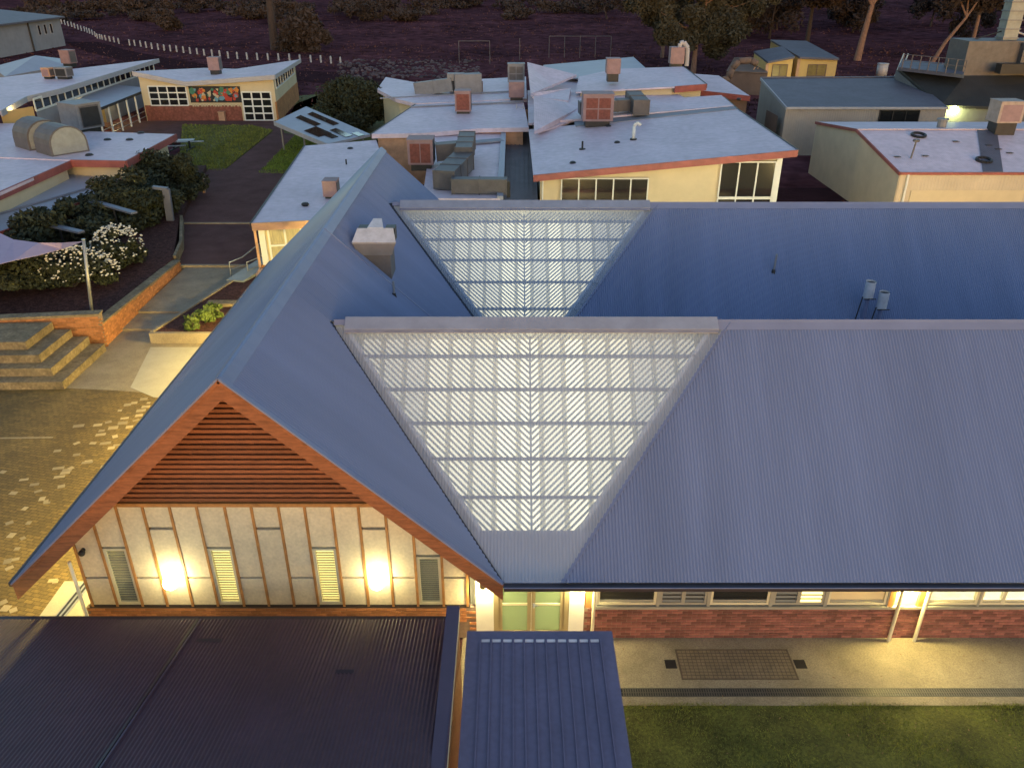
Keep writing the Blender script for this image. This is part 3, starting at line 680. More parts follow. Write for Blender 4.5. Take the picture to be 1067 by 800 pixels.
# nearest 220 of the path wall as single bricks: the stretch beside the entrance and middle windows
rest2 = MB()
lay(bwall2, brk, 1.74, XEND - 8, order, 0.0, 220, rest2, 6.5)
part('brick_courses', rest2, 'brick', bwall2, kind='stuff')
part('sill', MB().box(1.95, XEND, -0.05, 0.11, 0.958, 1.03), 'frame_grey', main)
part('header', MB().box(-1.0, XEND, 0.0, 0.11, 2.2, 2.4), 'frame_cream', main)
# brick returns beside the entrance

# entrance
part('entry_panel', MB().box(-0.86, -0.44, -0.01, 0.10, 0, 2.38), 'white_paint', main)
part('entry_panel', MB().box(1.36, 1.72, -0.01, 0.10, 0, 2.38), 'white_paint', main)
part('entry_panel', MB().box(1.74, 1.9, 0.012, 0.10, 0.96, 2.38), 'batten', main)
dr = part('entrance_doors', MB().box(-0.44, -0.32, 0.0, 0.12, 0, 2.2).box(1.24, 1.36, 0.0, 0.12, 0, 2.2).box(-0.32, 1.24, 0.0, .12, 2.1, 2.2), 'door_bronze', main)
for x0, x1 in ((-0.32, 0.455), (0.465, 1.24)):
    lf = part('door_leaf', MB().box(x0, x0 + .09, 0.02, .08, 0, 2.1).box(x1 - .09, x1, .02, .08, 0, 2.1).box(x0 + .09, x1 - .09, .02, .08, 0, .22).box(x0 + .09, x1 - .09, .02, .08, 1.98, 2.1), 'door_bronze', dr)
    part('pane', MB().box(x0 + .09, x1 - .09, .04, .055, .22, 1.98), 'door_glass', dr)
    part('rail', MB().box(x0 + .09, x1 - .09, .02, .038, 1.02, 1.09), 'frame_cream', dr)
part('door_handle', MB().tube([(0.52, -0.03, 1.0), (0.52, -0.03, 1.12)], .018).cyl((0.52, .03, 1.06), (0.52, -.03, 1.06), .03).tube([(.52, -.03, 1.06), (.62, -.03, 1.06)], .014), 'ridge_metal', dr)
# entrance lobby
part('lobby', MB().poly([(-1.0, .2, 0.02), (2.0, .2, 0.02), (2.0, 4.0, .02), (-1.0, 4, .02)]).poly([(-1, 4, 0), (2, 4, 0), (2, 4, 2.3), (-1, 4, 2.3)]).poly([(-1, .2, 0), (-1, 4, 0), (-1, 4, 2.3), (-1, .2, 2.3)]).poly([(2, .2, 0), (2, 4, 0), (2, 4, 2.3), (2, .2, 2.3)]), 'room_wall', main)
part('ceiling_light', MB().box(-.2, 1.1, 1.2, 1.5, 2.2, 2.25), 'light_panel', main)

# windows along the path
def fixed_window(x0, x1, litroom=False, mull=()):
    z0, z1 = 1.06, 2.2
    fr = MB().box(x0, x0 + .06, .0, .1, z0, z1).box(x1 - .06, x1, 0, .1, z0, z1).box(x0 + .06, x1 - .06, 0, .1, z0, z0 + .07)
    for m_ in mull: fr.box(m_ - .04, m_ + .04, 0, .1, z0 + .07, z1)
    w_ = part('window', fr, 'frame_cream', main)
    part('inner_frame', MB().box(x0 + .06, x1 - .06, .03, .1, z0 + .075, z0 + .13), 'frame_grey' if not litroom else 'frame_cream', w_)
    part('pane', MB().poly([(x0 + .06, .05, z0 + .1), (x1 - .06, .05, z0 + .1), (x1 - .06, .05, z1), (x0 + .06, .05, z1)]), 'pane' if litroom else 'dark_glass', w_)
    return w_
def louvre_window(x0, x1, lit=0):
    z0, z1 = 1.06, 2.2; xm = (x0 + x1) / 2
    w_ = part('window', MB().box(x0, x0 + .06, 0, .1, z0, z1).box(x1 - .06, x1, 0, .1, z0, z1).box(xm - .045, xm + .045, 0, .1, z0 + .07, z1).box(x0 + .06, x1 - .06, 0, .1, z0, z0 + .07), 'frame_grey', main)
    for a, c, li in ((x0 + .06, xm - .045, 0), (xm + .045, x1 - .06, 1)):
        part('backing', MB().poly([(a, .1, z0 + .07), (c, .1, z0 + .07), (c, .1, z1), (a, .1, z1)]), 'dark_interior', w_)
        for q in range(9):
            zz = z0 + .09 + q * .12
            part('louvre', MB().poly([(a, .0, zz), (c, .0, zz), (c, .05, zz + .035), (a, .05, zz + .035)]), 'blade_glass' if not (lit and li) else 'blade_glow', w_)
fixed_window(2.02, 3.42); louvre_window(3.5, 4.62); fixed_window(4.7, 6.1); louvre_window(6.18, 7.4, 1)
w4 = fixed_window(7.48, 8.88)
part('blind', MB().poly([(7.54, .045, 1.16), (8.82, .045, 1.16), (8.82, .045, 2.2), (7.54, .045, 2.2)]), 'wall_cream', w4)
part('jamb', MB().box(8.92, 9.06, -.03, .1, 1.03, 2.2), 'batten', main); part('jamb', MB().box(9.62, 9.76, -.03, .1, 1.03, 2.2), 'batten', main)
part('wall_panel', MB().box(9.07, 9.61, .02, .1, 1.03, 2.2), 'panel', main)
fixed_window(9.85, 11.05, True); fixed_window(11.1, 13.0, True, (11.65,)); fixed_window(13.05, 14.6, True)
for xa, xb in ((1.9, 2.02), (3.42, 3.5), (4.62, 4.7), (6.1, 6.18), (7.4, 7.48), (8.88, 8.92), (9.76, 9.85), (11.05, 11.1), (13.0, 13.05)):
    part('mullion', MB().box(xa, xb, -.02, .1, 1.03, 2.2), 'frame_grey', main)
part('front_wall', MB().box(14.6, XEND, 0, .1, 1.03, 2.4), 'panel', main)
# lit classroom behind the right windows
part('classroom', MB().poly([(9.7, .12, .04), (15, .12, .04), (15, 6, .04), (9.7, 6, .04)]).poly([(9.7, .12, 0), (9.7, 6, 0), (9.7, 6, 2.5), (9.7, .12, 2.5)]).poly([(9.7, 6, 0), (15, 6, 0), (15, 6, 2.5), (9.7, 6, 2.5)]).poly([(15, .12, 0), (15, 6, 0), (15, 6, 2.5), (15, .12, 2.5)]).poly([(9.7, .12, 2.5), (15, .12, 2.5), (15, 6, 2.5), (9.7, 6, 2.5)]), 'room_floor', main)
for x_ in (10.6, 12.6): part('ceiling_light', MB().box(x_, x_ + 1.2, .6, 1.8, 2.42, 2.48), 'light_panel', main)
part('dark_room', MB().poly([(1.95, .3, 0), (9.7, .3, 0), (9.7, .3, 2.5), (1.95, .3, 2.5)]), 'dark_interior', main)
# back and end walls
part('rear_wall', MB().box(-10.0, XEND - .3, 19.2, 19.35, 0, 2.7), 'wall_cream', main)
part('end_wall', MB().poly([(XEND - .4, 0, 0), (XEND - .4, 19.2, 0), (XEND - .4, 19.2, 3.0), (XEND - .4, R2Y, RZ - .1), (XEND - .4, 9.6, 2.4), (XEND - .4, R1Y, RZ - .1), (XEND - .4, 0, 3.0)]), 'wall_cream', main)
part('far_gable', MB().poly([(GX0, YB - .4, 0), (GX1, YB - .4, 0), (GX1, YB - .4, zc(GX1) - .1), (XR, YB - .4, XRZ - .1), (GX0, YB - .4, zc(GX0) - .1)]), 'panel', main)
# downpipes
def downpipe(x, y=-0.12):
    part('downpipe', MB().tube([(x, YE + .05, ZE - .15), (x, y, ZE - .5), (x, y, 0.02)], 0.042, 10), 'frame_cream', main)
downpipe(1.93); downpipe(9.13); downpipe(9.75)

# ------------------------------------------------------------------ things on the main roof
cw = thing('roof_exhaust', 'boxy grey exhaust cowl sitting low on the cross gable roof', 'exhaust', (-4.2, 9.4, 6.0))
zb_ = lambda x: zc(x) - .06
x0, x1, y0, y1 = -4.75, -3.65, 9.25, 10.15
part('shaft', MB().box(x0 + .1, x1 - .1, y0, y1, 5.4, 6.95), 'ac_duct', cw)
part('hood', MB().slab([(x0 - .12, y0 - .12, 7.05), (x1 + .12, y0 - .12, 7.05), (x1, y0 + .35, 7.35), (x0 + .0, y0 + .35, 7.35)], .04), 'cowl_pale', cw); part('hood_front', MB().poly([(x0 - .12, y0 - .125, 7.04), (x1 + .12, y0 - .125, 7.04), (x1 - .05, y0 - .01, 6.6), (x0 + .05, y0 - .01, 6.6)]), 'ac_metal', cw)
part('top', MB().slab([(x0 + .3, y0 + .35, 7.36), (x1 - .3, y0 + .35, 7.36), (x1 - .42, y1, 7.5), (x0 + .42, y1, 7.5)], .5), 'cowl_pale', cw)
part('side_louvre', MB().box(x0 - .02, x0 + .28, y0 + .5, y1, 6.9, 7.3), 'dark_metal', cw); part('side_louvre', MB().box(x1 - .28, x1 + .02, y0 + .5, y1, 6.9, 7.3), 'dark_metal', cw)
def roof_pipe(px, py, pyt, plane_y, label, r=.035):
    pass
pA = Vector((-3.55, 8.2, zc(-3.55)))
t = thing('vent_pipe', 'thin grey vent pipe on the cross gable roof below the exhaust cowl', 'pipe', tuple(pA)); part('pipe', MB().cyl(pA - Vector((0, 0, .1)), pA + Vector((0, 0, .45)), .035), 'steel', t); part('boot', MB().cyl(pA - Vector((0, 0, .15)), pA + Vector((0, 0, .08)), .09, .05), 'dark_metal', t)
# on the back main roof
def onroof2(px, py): 
    r_ = _ray(px, py); n_ = Vector(nrmF); p0 = Vector((0, R2Y, RZ)); tt = (p0 - CAM).dot(n_) / r_.dot(n_); return CAM + r_ * tt
pB = onroof2(806, 283)
t = thing('vent_pipe', 'thin grey vent pipe alone on the rear blue roof', 'pipe', tuple(pB)); part('pipe', MB().cyl(pB - Vector((0, 0, .1)), pB + Vector((0.02, 0, .65)), .035), 'steel', t); part('boot', MB().cyl(pB - Vector((0, 0, .15)), pB + Vector((0, 0, .08)), .10, .05), 'dark_metal', t)
for (px, py, ptop, lab) in ((897, 331, 293, 'taller stayed flue with open grey top, left of a pair behind the front ridge'), (911, 338, 304, 'shorter stayed flue with open grey top, right of a pair behind the front ridge')):
    p = onroof2(px, py); top = GY(px + 11, ptop, p.y)
    t = thing('roof_flue', lab, 'flue', (top.x, p.y, p.z)); c = Vector((top.x, p.y, 0))
    part('flue_pipe', MB().cyl(c + Vector((0, 0, top.z - .62)), c + Vector((0, 0, top.z)), .17, .17, 16, False), 'cowl_pale', t, True)
    part('riser', MB().cyl(c + Vector((0, 0, p.z - .4)), c + Vector((0, 0, top.z - .5)), .07, .07, 10), 'roof_blue_cap', t)
    part('inner', MB().cyl(c + Vector((0, 0, top.z - .55)), c + Vector((0, 0, top.z - .06)), .165, .165, 16), 'dark_metal', t)
    part('stay', MB().tube([(c.x - .20, p.y - .05, top.z - .55), (c.x - .34, p.y - .12, p.z - .1)], .022).tube([(c.x - .22, p.y - .20, top.z - .58), (c.x + .2, p.y - .2, top.z - .58)], .02), 'dark_metal', t)

# ------------------------------------------------------------------ wall lamps
def wall_lamp(p, label, m='lamp_warm', r=.12, dirn=(0, -1), down=False, group=None):
    d = Vector((dirn[0], dirn[1], 0)); t = thing('wall_lamp', label, 'lamp', tuple(p), group); p = Vector(p)
    part('bracket', MB().cyl(p, p + d * .09, .05, .04), 'white_paint', t)
    if down:
        part('housing', MB().cyl(p + d * .15 + Vector((0, 0, -.06)), p + d * .15 + Vector((0, 0, .16)), .075, .075, 16), 'door_bronze', t)
        part('bulb', MB().cyl(p + d * .15 + Vector((0, 0, -.10)), p + d * .15 + Vector((0, 0, -.065)), .06, .06, 16), m, t)
    else:
        part('arm', MB().cyl(p + d * .08, p + d * (.3 - r * .8), .03), 'white_paint', t); part('bulb', MB().ball(p + d * .3, r, n=16, m=10), m, t, True)
wall_lamp((-7.84, .03, 1.98), 'glowing round wall lamp on the left half of the panelled gable', 'lamp_globe', .17); wall_lamp((-3.10, .03, 1.98), 'glowing round wall lamp on the right half of the panelled gable', 'lamp_globe', .17)
wall_lamp((-0.68, -.01, 1.78), 'shaded downlight left of the glass entrance doors', 'lamp_entry', down=True); wall_lamp((1.55, -.01, 1.78), 'shaded downlight right of the glass entrance doors', 'lamp_entry', down=True)
wall_lamp((9.34, .02, 1.75), 'downlight on the small panel between two downpipes', 'lamp_white', down=True)
for k, (y_, lb) in enumerate(((3.2, 'lamp on the side wall nearest the gable front'), (9.5, 'middle lamp on the side wall facing the courtyard'), (15.5, 'rear lamp on the side wall facing the planter'))):
    wall_lamp((GX0, y_, 2.2), lb, 'lamp_court', .10, (-1, 0))
for k, (x_, lb) in enumerate(((4.5, 'lamp on the rear wall facing the cream classroom block'), (12.0, 'lamp on the rear wall facing the gap beside the block'), (20.0, 'lamp on the rear wall facing the cream shed'), (-8.5, 'lamp on the rear wall facing the classroom wing'))):
    wall_lamp((x_, 19.35 if x_ > -1 else 20.2, 2.3), lb, 'lamp_yard' if x_ > -1 else 'lamp_warm', .12, (0, 1))

# ------------------------------------------------------------------ ENTRY CANOPY
cp = thing('entry_canopy', 'flat dark blue canopy roof with raised seams in front of the doors', 'canopy', (.55, -6, 0))
CX0, CX1, CY1, CZ = -0.90, 2.0, -2.55, 2.75
part('roof_deck', MB().box(CX0, CX1, -10, CY1, CZ - .22, CZ), 'canopy_blue', cp)
nr = 12; xa, xb = -0.62, 1.74; pitch = (xb - xa) / (nr - 1)
for k in range(nr):
    x = xa + k * pitch; part('seam', MB().box(x - .012, x + .012, -10, CY1 - .27, CZ + .002, CZ + .045), 'canopy_blue', cp)
    if k < nr - 1: part('pan_end', MB().poly([(x + .02, CY1 - .31, CZ + .012), (x + pitch - .03, CY1 - .31, CZ + .012), (x + pitch - .03, CY1 - .25, CZ + .03), (x + .02, CY1 - .25, CZ + .03)]).poly([(x + .02, CY1 - .25, CZ + .03), (x + pitch - .03, CY1 - .25, CZ + .03), (x + pitch - .03, CY1 - .25, CZ), (x + .02, CY1 - .25, CZ)]), 'canopy_lip', cp)
for x in (CX0 + .12, CX1 - .12):
    for y in (CY1 - .2, -9.8): part('post', MB().box(x - .05, x + .05, y - .05, y + .05, 0, CZ - .22), 'frame_grey', cp)

# ------------------------------------------------------------------ NEAR LEFT ANNEX
an = thing('annex', 'low annex with dark purple-brown corrugated roof at the lower left', 'building', (-7, -6, 0))
AY1, AZ1, AS = -1.66, 2.20, 0.212
def az(y): return AZ1 + AS * (AY1 - y)
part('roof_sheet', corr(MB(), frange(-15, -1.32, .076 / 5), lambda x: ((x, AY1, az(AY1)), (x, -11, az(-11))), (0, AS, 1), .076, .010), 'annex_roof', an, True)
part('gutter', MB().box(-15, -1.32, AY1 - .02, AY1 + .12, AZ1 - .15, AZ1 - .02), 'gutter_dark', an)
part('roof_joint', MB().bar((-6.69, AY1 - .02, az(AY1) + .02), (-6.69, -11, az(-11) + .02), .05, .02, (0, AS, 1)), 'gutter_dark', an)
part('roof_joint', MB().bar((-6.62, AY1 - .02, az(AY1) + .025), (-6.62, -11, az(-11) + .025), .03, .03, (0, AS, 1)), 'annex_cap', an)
part('wall', MB().box(-14.8, -1.3, AY1 - .45, AY1 - .3, 0, 2.15), 'panel', an)
pw = part('end_wall', MB().poly([(-1.08, -2.2, 0), (-1.08, -11, 0), (-1.08, -11, 3.2), (-1.08, -2.2, 3.0)]).poly([(-1.30, -2.2, 0), (-1.08, -2.2, 0), (-1.08, -2.2, 3.0), (-1.30, -2.2, 3.0)]), 'timber', an)
part('parapet_cap', MB().box(-1.32, -1.06, -11, -2.16, 3.0, 3.05), 'annex_cap', an)
part('parapet_face', MB().box(-1.318, -1.30, -11, -2.18, 1.9, 3.0), 'annex_cap', an)
part('corner_trim', MB().box(-1.075, -1.06, -11, -2.19, 2.80, 2.99), 'frame_cream', an)
for (px, py, w_) in ((217, 664, .5), (360, 705, .35)):
    p = G(px, py, 2.45); 
    part('foot_mark', MB().box(p.x - w_ / 2, p.x + w_ / 2, p.y - .05, p.y + .05, az(p.y) + .002, az(p.y) + .018), 'gutter_dark', an)

# drain channel, utility cover, small grates
dc = thing('drain_channel', 'long grey slotted drain running along the path edge', 'drain', (12, -1.67, 0))
part('channel', MB().box(2.45, 22, -1.79, -1.55, -.06, 0.012), 'dark_metal', dc)
sl_ = MB(); x = 2.5
while x < 16: sl_.box(x, x + .03, -1.77, -1.57, .012, .02); x += .055
part('grate_bars', sl_, 'grate_steel', dc, kind='stuff')
part('rail', MB().box(2.45, 22, -1.685, -1.665, .013, .022), 'grate_steel', dc); part('rail', MB().box(2.45, 22, -1.79, -1.77, .013, .022), 'grate_steel', dc); part('rail', MB().box(2.45, 22, -1.57, -1.55, .013, .022), 'grate_steel', dc)
uc = thing('access_cover', 'rectangular infill cover with a fine dark grid set in the path', 'cover', (5.24, -.85, 0))
part('infill', MB().box(3.94, 6.55, -1.28, -.43, .0, .026), 'infill', uc)
part('frame', MB().box(3.92, 6.57, -1.31, -1.28, 0, .032).box(3.92, 6.57, -.43, -.40, 0, .032).box(3.90, 3.94, -1.31, -.40, 0, .032).box(6.55, 6.59, -1.31, -.40, 0, .032), 'cover_frame', uc)
gr = MB()
for k in range(1, 26): x = 3.94 + k * 2.61 / 26; gr.box(x - .008, x + .008, -1.28, -.43, .0262, .029)
for k in range(1, 9): y = -1.28 + k * .85 / 9; gr.box(3.94, 6.55, y - .008, y + .008, .0264, .0295)
part('grid', gr, 'cover_frame', uc, kind='stuff')
for x, lb in ((3.72, 'small square dark grate left of the gridded cover'), (6.76, 'small square dark grate right of the gridded cover')):
    solo('floor_grate', MB().box(x - .13, x + .13, -.98, -.72, .0, .027), 'dark_metal', lb, 'grate', (x, -.85, 0))
sd = thing('drain_channel', 'dark twin-slot drain crossing the pale concrete beside the gable', 'drain', (-11.8, 1.2, 0))
part('channel', MB().bar((-11.25, 2.0, .022), (-11.55, -1.5, .022), .28, .02), 'steel', sd); part('slot', MB().bar((-11.20, 2.0, .034), (-11.50, -1.5, .034), .06, .006), 'dark_metal', sd); part('slot', MB().bar((-11.32, 2.0, .034), (-11.62, -1.5, .034), .06, .006), 'dark_metal', sd)

# ------------------------------------------------------------------ LEFT FOREGROUND: terrace steps, brick walls, beds
ts = thing('terrace_steps', 'four broad concrete seating steps against the curved brick wall', 'steps', (-20, 14.5, 0))
for k, (xr_, yf) in enumerate(((-17.25, 12.85), (-17.85, 13.35), (-18.5, 13.85), (-19.2, 14.35))):
    part('step', MB().slab([(-30, yf - .3, .33 * (k + 1)), (xr_, yf, .33 * (k + 1)), (xr_ + .05, 16.35, .33 * (k + 1)), (-30, 15.6, .33 * (k + 1))], .33 * (k + 1) if k == 0 else .335), 'concrete_step', ts)
def brickrun(th, pts, zt0, zt1, zb, thick, m, capm):
    (xa, ya), (xb, yb) = pts; d = Vector((xb - xa, yb - ya, 0)); Lg = d.length; d.normalize(); nn = Vector((d.y, -d.x, 0))
    core = MB().slab([Vector((xa, ya, zt0)) - nn * 0, Vector((xb, yb, zt1)), Vector((xb, yb, zt1)) - nn * thick, Vector((xa, ya, zt0)) - nn * thick], 0.001)
    core = MB(); A0, B0 = Vector((xa, ya, 0)), Vector((xb, yb, 0))
    def P(t, off, z): q = A0 + d * t - nn * off; return (q.x, q.y, z)
    core.poly([P(0, 0, zb), P(Lg, 0, zb), P(Lg, 0, zt1), P(0, 0, zt0)]).poly([P(Lg, thick, zb), P(0, thick, zb), P(0, thick, zt0), P(Lg, thick, zt1)]).poly([P(0, thick, zb), P(0, 0, zb), P(0, 0, zt0), P(0, thick, zt0)]).poly([P(Lg, 0, zb), P(Lg, thick, zb), P(Lg, thick, zt1), P(Lg, 0, zt1)]).poly([P(0, 0, zt0), P(Lg, 0, zt1), P(Lg, thick, zt1), P(0, thick, zt0)])
    wl_ = part('wall_core', core, 'mortar', th)
    bm = MB(); ang = math.atan2(d.y, d.x); z = zb + .043; r = 0
    while z < max(zt0, zt1) - .02:
        t = .06 if r % 2 else .18
        while t < Lg - .05:
            zt = zt0 + (zt1 - zt0) * t / Lg
            if z + .04 < zt:
                c = P(t, .02, z - .038); bm.rbox(c, .23, .06, .076, ang)
            t += .24
        z += .0868; r += 1
    part('brick_courses', bm, m, th, kind='stuff')
    if capm: part('coping', MB().slab([Vector(P(-.03, -.04, zt0 + .07)), Vector(P(Lg + .03, -.04, zt1 + .07)), Vector(P(Lg + .03, thick + .08, zt1 + .07)), Vector(P(-.03, thick + .08, zt0 + .07))], .07), capm, th)
t = thing('brick_garden_wall', 'orange brick retaining wall behind the seating steps', 'wall', (-20, 16.6, 0)); brickrun(t, ((-30, 15.4), (-17.36, 16.75)), 1.38, 1.45, 0, .35, 'brick_orange', 'concrete_step')
t = thing('brick_garden_wall', 'low orange brick wall sloping down beside the upper path', 'wall', (-17.4, 21.5, 0)); brickrun(t, ((-17.38, 16.76), (-17.5, 26.0)), 1.0, .62, 0, .35, 'brick_orange', 'concrete_step')
sheet('garden_bed', [(-30, 15.7), (-17.8, 17.1), (-17.9, 26.2), (-20.4, 34), (-23.5, 48), (-34, 46), (-34, 20)], 'mulch', 0.75, .8, label='raised bed of dark mulch behind the brick walls')
kb = thing('kerb', 'pale concrete kerb edging the dark landing beside the bed', 'kerb', (-18.6, 29, 0)); part('edge', MB().bar((-17.9, 26.4, .40), (-18.5, 29, .42), .16, .8).bar((-18.5, 29, .42), (-20.3, 34.0, .42), .16, .8), 'concrete_step', kb)
for y_, z_, lb in ((26.4, .30, 'concrete edge of the nearer step across the dark path'), (34.0, .36, 'concrete edge of the farther step across the dark path')):
    solo('step_edge', MB().box(-17.8 if y_ < 30 else -20.2, -12.5, y_ - .12, y_ + .05, 0, z_ + .01), 'concrete', lb, 'step', (-15, y_, 0))
# planter between path and building
pb = thing('planter_bed', 'low kerbed planter bed with dark red mulch beside the roof edge', 'planter', (-13.3, 20, 0))
PBP = [(-15.5, 17.25), (-10.6, 17.25), (-10.6, 24.6), (-13.7, 24.6)]
part('soil', MB().slab([(x, y, .42) for x, y in PBP], .4), 'mulch', pb)
part('kerb', MB().box(-15.6, -10.6, 17.08, 17.26, 0, .47), 'concrete', pb); part('kerb', MB().bar((-15.55, 17.26, .25), (-13.75, 24.6, .25), .14, .48), 'concrete', pb)
t = thing('stepping_slab', 'grey concrete slab lying in the planter bed', 'slab', (-13.6, 20.4, .42)); part('top', MB().box(-14.2, -12.6, 20.2, 20.7, .40, .56), 'concrete_step', t)

def shrub(pos, rad, n, size, m, label, seed, name='shrub', clumps=22, group=None, flowers=0):
    t = thing(name, label, 'shrub', tuple(pos), group); r_ = random.Random(seed)
    c = (pos[0], pos[1], pos[2] + rad[2] * .8)
    part('foliage', MB().leaves(c, rad, n, size, r_, clumps, .25), m, t)
    st_ = MB()
    for k in range(5):
        a = r_.uniform(0, 6.28); st_.cyl((pos[0], pos[1], pos[2] - .05), (pos[0] + math.cos(a) * rad[0] * .5, pos[1] + math.sin(a) * rad[1] * .5, pos[2] + rad[2] * .9), .05, .015, 6)
    part('stem', st_, 'bark_dark', t)
    if flowers:
        fb = MB()
        for k in range(flowers):
            a = r_.uniform(0, 6.28); e = r_.uniform(-.1, 1.45); q = Vector((c[0] + math.cos(a) * math.cos(e) * rad[0] * 1.02, c[1] + math.sin(a) * math.cos(e) * rad[1] * 1.02, c[2] + math.sin(e) * rad[2] * 1.02))
            q += Vector((r_.gauss(0, .1), r_.gauss(0, .1), r_.gauss(0, .08))); s_ = r_.uniform(.035, .075); fb.ball(q, s_, s_, s_ * .6, 6, 3)
        part('blossom', fb, 'petal', t, kind='stuff')
def at(px, py, z): p = G(px, py, z); return (p.x, p.y, z)
shrub(at(180, 206, .7), (2.3, 2.8, 1.75), 9500, .17, 'leaf_dark', 'dark shrub behind the grey fin post, nearest the lawn', 1)
shrub(at(148, 230, .7), (2.6, 2.8, 1.7), 9500, .17, 'leaf_dark', 'rounded dark shrub left of the grey fin post', 2)
shrub(at(108, 238, .7), (3.0, 2.6, 1.6), 9500, .17, 'leaf_dark', 'wide dark shrub between the two flat steel beams', 3)
shrub(at(62, 264, .7), (3.0, 2.4, 1.4), 9500, .17, 'leaf_dark', 'dark shrub under the lilac shade sail', 4)
shrub(at(6, 302, .7), (2.6, 2.2, 1.3), 8500, .16, 'leaf_dark', 'dark shrub at the left picture edge behind the brick wall', 5)
shrub(at(160, 200, .7), (2.2, 2.4, 1.6), 8500, .18, 'leaf_dark', 'tall dark shrub beside the cream wall under the red fascia', 9)
shrub(at(75, 300, .7), (2.4, 1.15, 1.1), 6500, .12, 'leaf_dark', 'long shrub covered in small white flowers left of the leaning pole', 6, 'flowering_shrub', 20, flowers=420)
shrub(at(126, 278, .7), (1.15, 1.5, 1.15), 4200, .12, 'leaf_dark', 'upright shrub covered in white flowers right of the leaning pole', 7, 'flowering_shrub', 16, flowers=260)
shrub(at(201, 343, .42), (.38, .38, .4), 900, .08, 'leaf_mid', 'small light green shrub at the corner of the planter bed', 8)
shrub(at(220, 334, .42), (.6, .7, .5), 1600, .09, 'leaf_mid', 'leafy green shrub close to the roof edge in the planter bed', 10)
shrub(at(372, 136, 0), (3.5, 3.2, 2.7), 12000, .22, 'leaf_dark', 'big round dark bush behind the pale walkway canopy', 11, clumps=40)
# boulder, rails and ramp by the planter
p = G(252, 292, .6)
bl = MB(); r_ = random.Random(4); bl.ball((-12.2, 24.2, .6), .75, .6, .35, 10, 6); bl.v = [(a + r_.uniform(-.07, .07), b_ + r_.uniform(-.07, .07), c + r_.uniform(-.06, .06)) for a, b_, c in bl.v]
solo('boulder', bl, 'fascia_tan', 'tan boulder beside the little ramp with the steel rail', 'rock', (-12.2, 24.2, .3))
rp = thing('ramp', 'small pale green ramp slab with two landings', 'ramp', (-13.2, 24.6, .2)); part('slab', MB().slab([(-14.3, 23.6, .5), (-13.4, 23.4, .5), (-12.3, 26.0, .75), (-13.3, 26.2, .75)], .55), 'ac_green', rp)
hr = thing('handrail', 'bent galvanised double handrail beside the ramp', 'handrail', (-13.8, 25, .2))
for dx in (0, .9):
    part('rail', MB().tube([(-14.4 + dx, 24.6, .2), (-14.4 + dx, 24.6, 1.05), (-13.9 + dx, 25.2, 1.12), (-12.9 + dx, 28.0, 1.6)], .03), 'steel', hr)
    part('rail', MB().tube([(-14.4 + dx, 24.6, .65), (-13.9 + dx, 25.2, .7)], .022), 'steel', hr); part('post', MB().tube([(-13.4 + dx, 26.6, .2), (-13.4 + dx, 26.6, 1.35)], .028), 'steel', hr)
# leaning sail pole and shade sail
pb_ = Vector((-18.35, 17.9, .75)); ptp = GY(87, 250, 17.9)
t = thing('sail_pole', 'leaning galvanised pole standing at the brick wall corner', 'pole', tuple(pb_)); part('pole', MB().cyl(pb_ - Vector((0, 0, .3)), ptp, .075, .065, 12), 'steel', t, True); part('cap', MB().cyl(ptp, ptp + Vector((0, 0, .04)), .08), 'steel', t)
ss = MB(); a = ptp + Vector((-.05, 0, -.06)); far = [G(x, y, 3.2) for x, y in ((64, 253), (40, 253), (14, 249.5), (0, 243), (-60, 225))]; near = [G(x, y, 2.9) for x, y in ((64, 259.5), (40, 266), (14, 271.5), (0, 275), (-60, 292))]
for k in range(4):
    z = .02; ss.slab([far[k], far[k + 1], near[k + 1], near[k]], .02)
ss.slab([a, far[0], near[0]], .02)
t = thing('shade_sail', 'lilac fabric shade sail stretched from the leaning pole', 'shade sail', tuple(far[3])); part('fabric', ss, 'sail', t); part('cord', MB().cyl(a, ptp, .012), 'steel', t)
# steel fins in the shrubs
def fin(p0, p1, h0, label, w_=.35, arm=None):
    a, b_ = Vector(p0), Vector(p1); t = thing('steel_fin', label, 'post', (a.x, a.y, .7))
    part('blade', MB().bar(a, b_, w_, .10), 'steel_blue_fin', t)
    c_ = (a + b_) / 2; part('post', MB().box(c_.x - .04, c_.x + .04, c_.y + .05, c_.y + .13, .6, c_.z), 'dark_metal', t)
fin(G(95, 209, 2.6), G(140, 222, 2.6), 2, 'flat grey-blue steel beam half buried in the middle shrubs')
fin(G(37, 231, 2.5), G(85, 242, 2.5), 2, 'flat grey-blue steel beam just beyond the shade sail')
pf = G(178, 234, .5); tf = GY(173, 197, pf.y)
t = thing('steel_post', 'tall grey-blue steel post with a short arm beside the dark path', 'post', (pf.x, pf.y, .3)); part('post', MB().bar((pf.x, pf.y, .2), (tf.x, pf.y, tf.z), .42, .2, (0, 1, 0)), 'steel_blue_fin', t); part('arm', MB().bar((tf.x + .1, pf.y, tf.z), (tf.x - .75, pf.y, tf.z + .1), .3, .16), 'steel_blue_fin', t)
pf = G(213, 201, .36)
t = thing('sign_post', 'short pale T-shaped post on the dark walkway', 'sign', tuple(pf)); part('post', MB().box(pf.x - .08, pf.x + .08, pf.y - .08, pf.y + .08, .3, 1.25), 'fascia_tan', t); part('board', MB().box(pf.x - .45, pf.x + .45, pf.y - .12, pf.y + .12, 1.25, 1.34), 'fascia_tan', t)
pf = G(190, 156, .3)
t = thing('picnic_table', 'grey picnic table with bench seats on the dark lawn', 'table', tuple(pf))
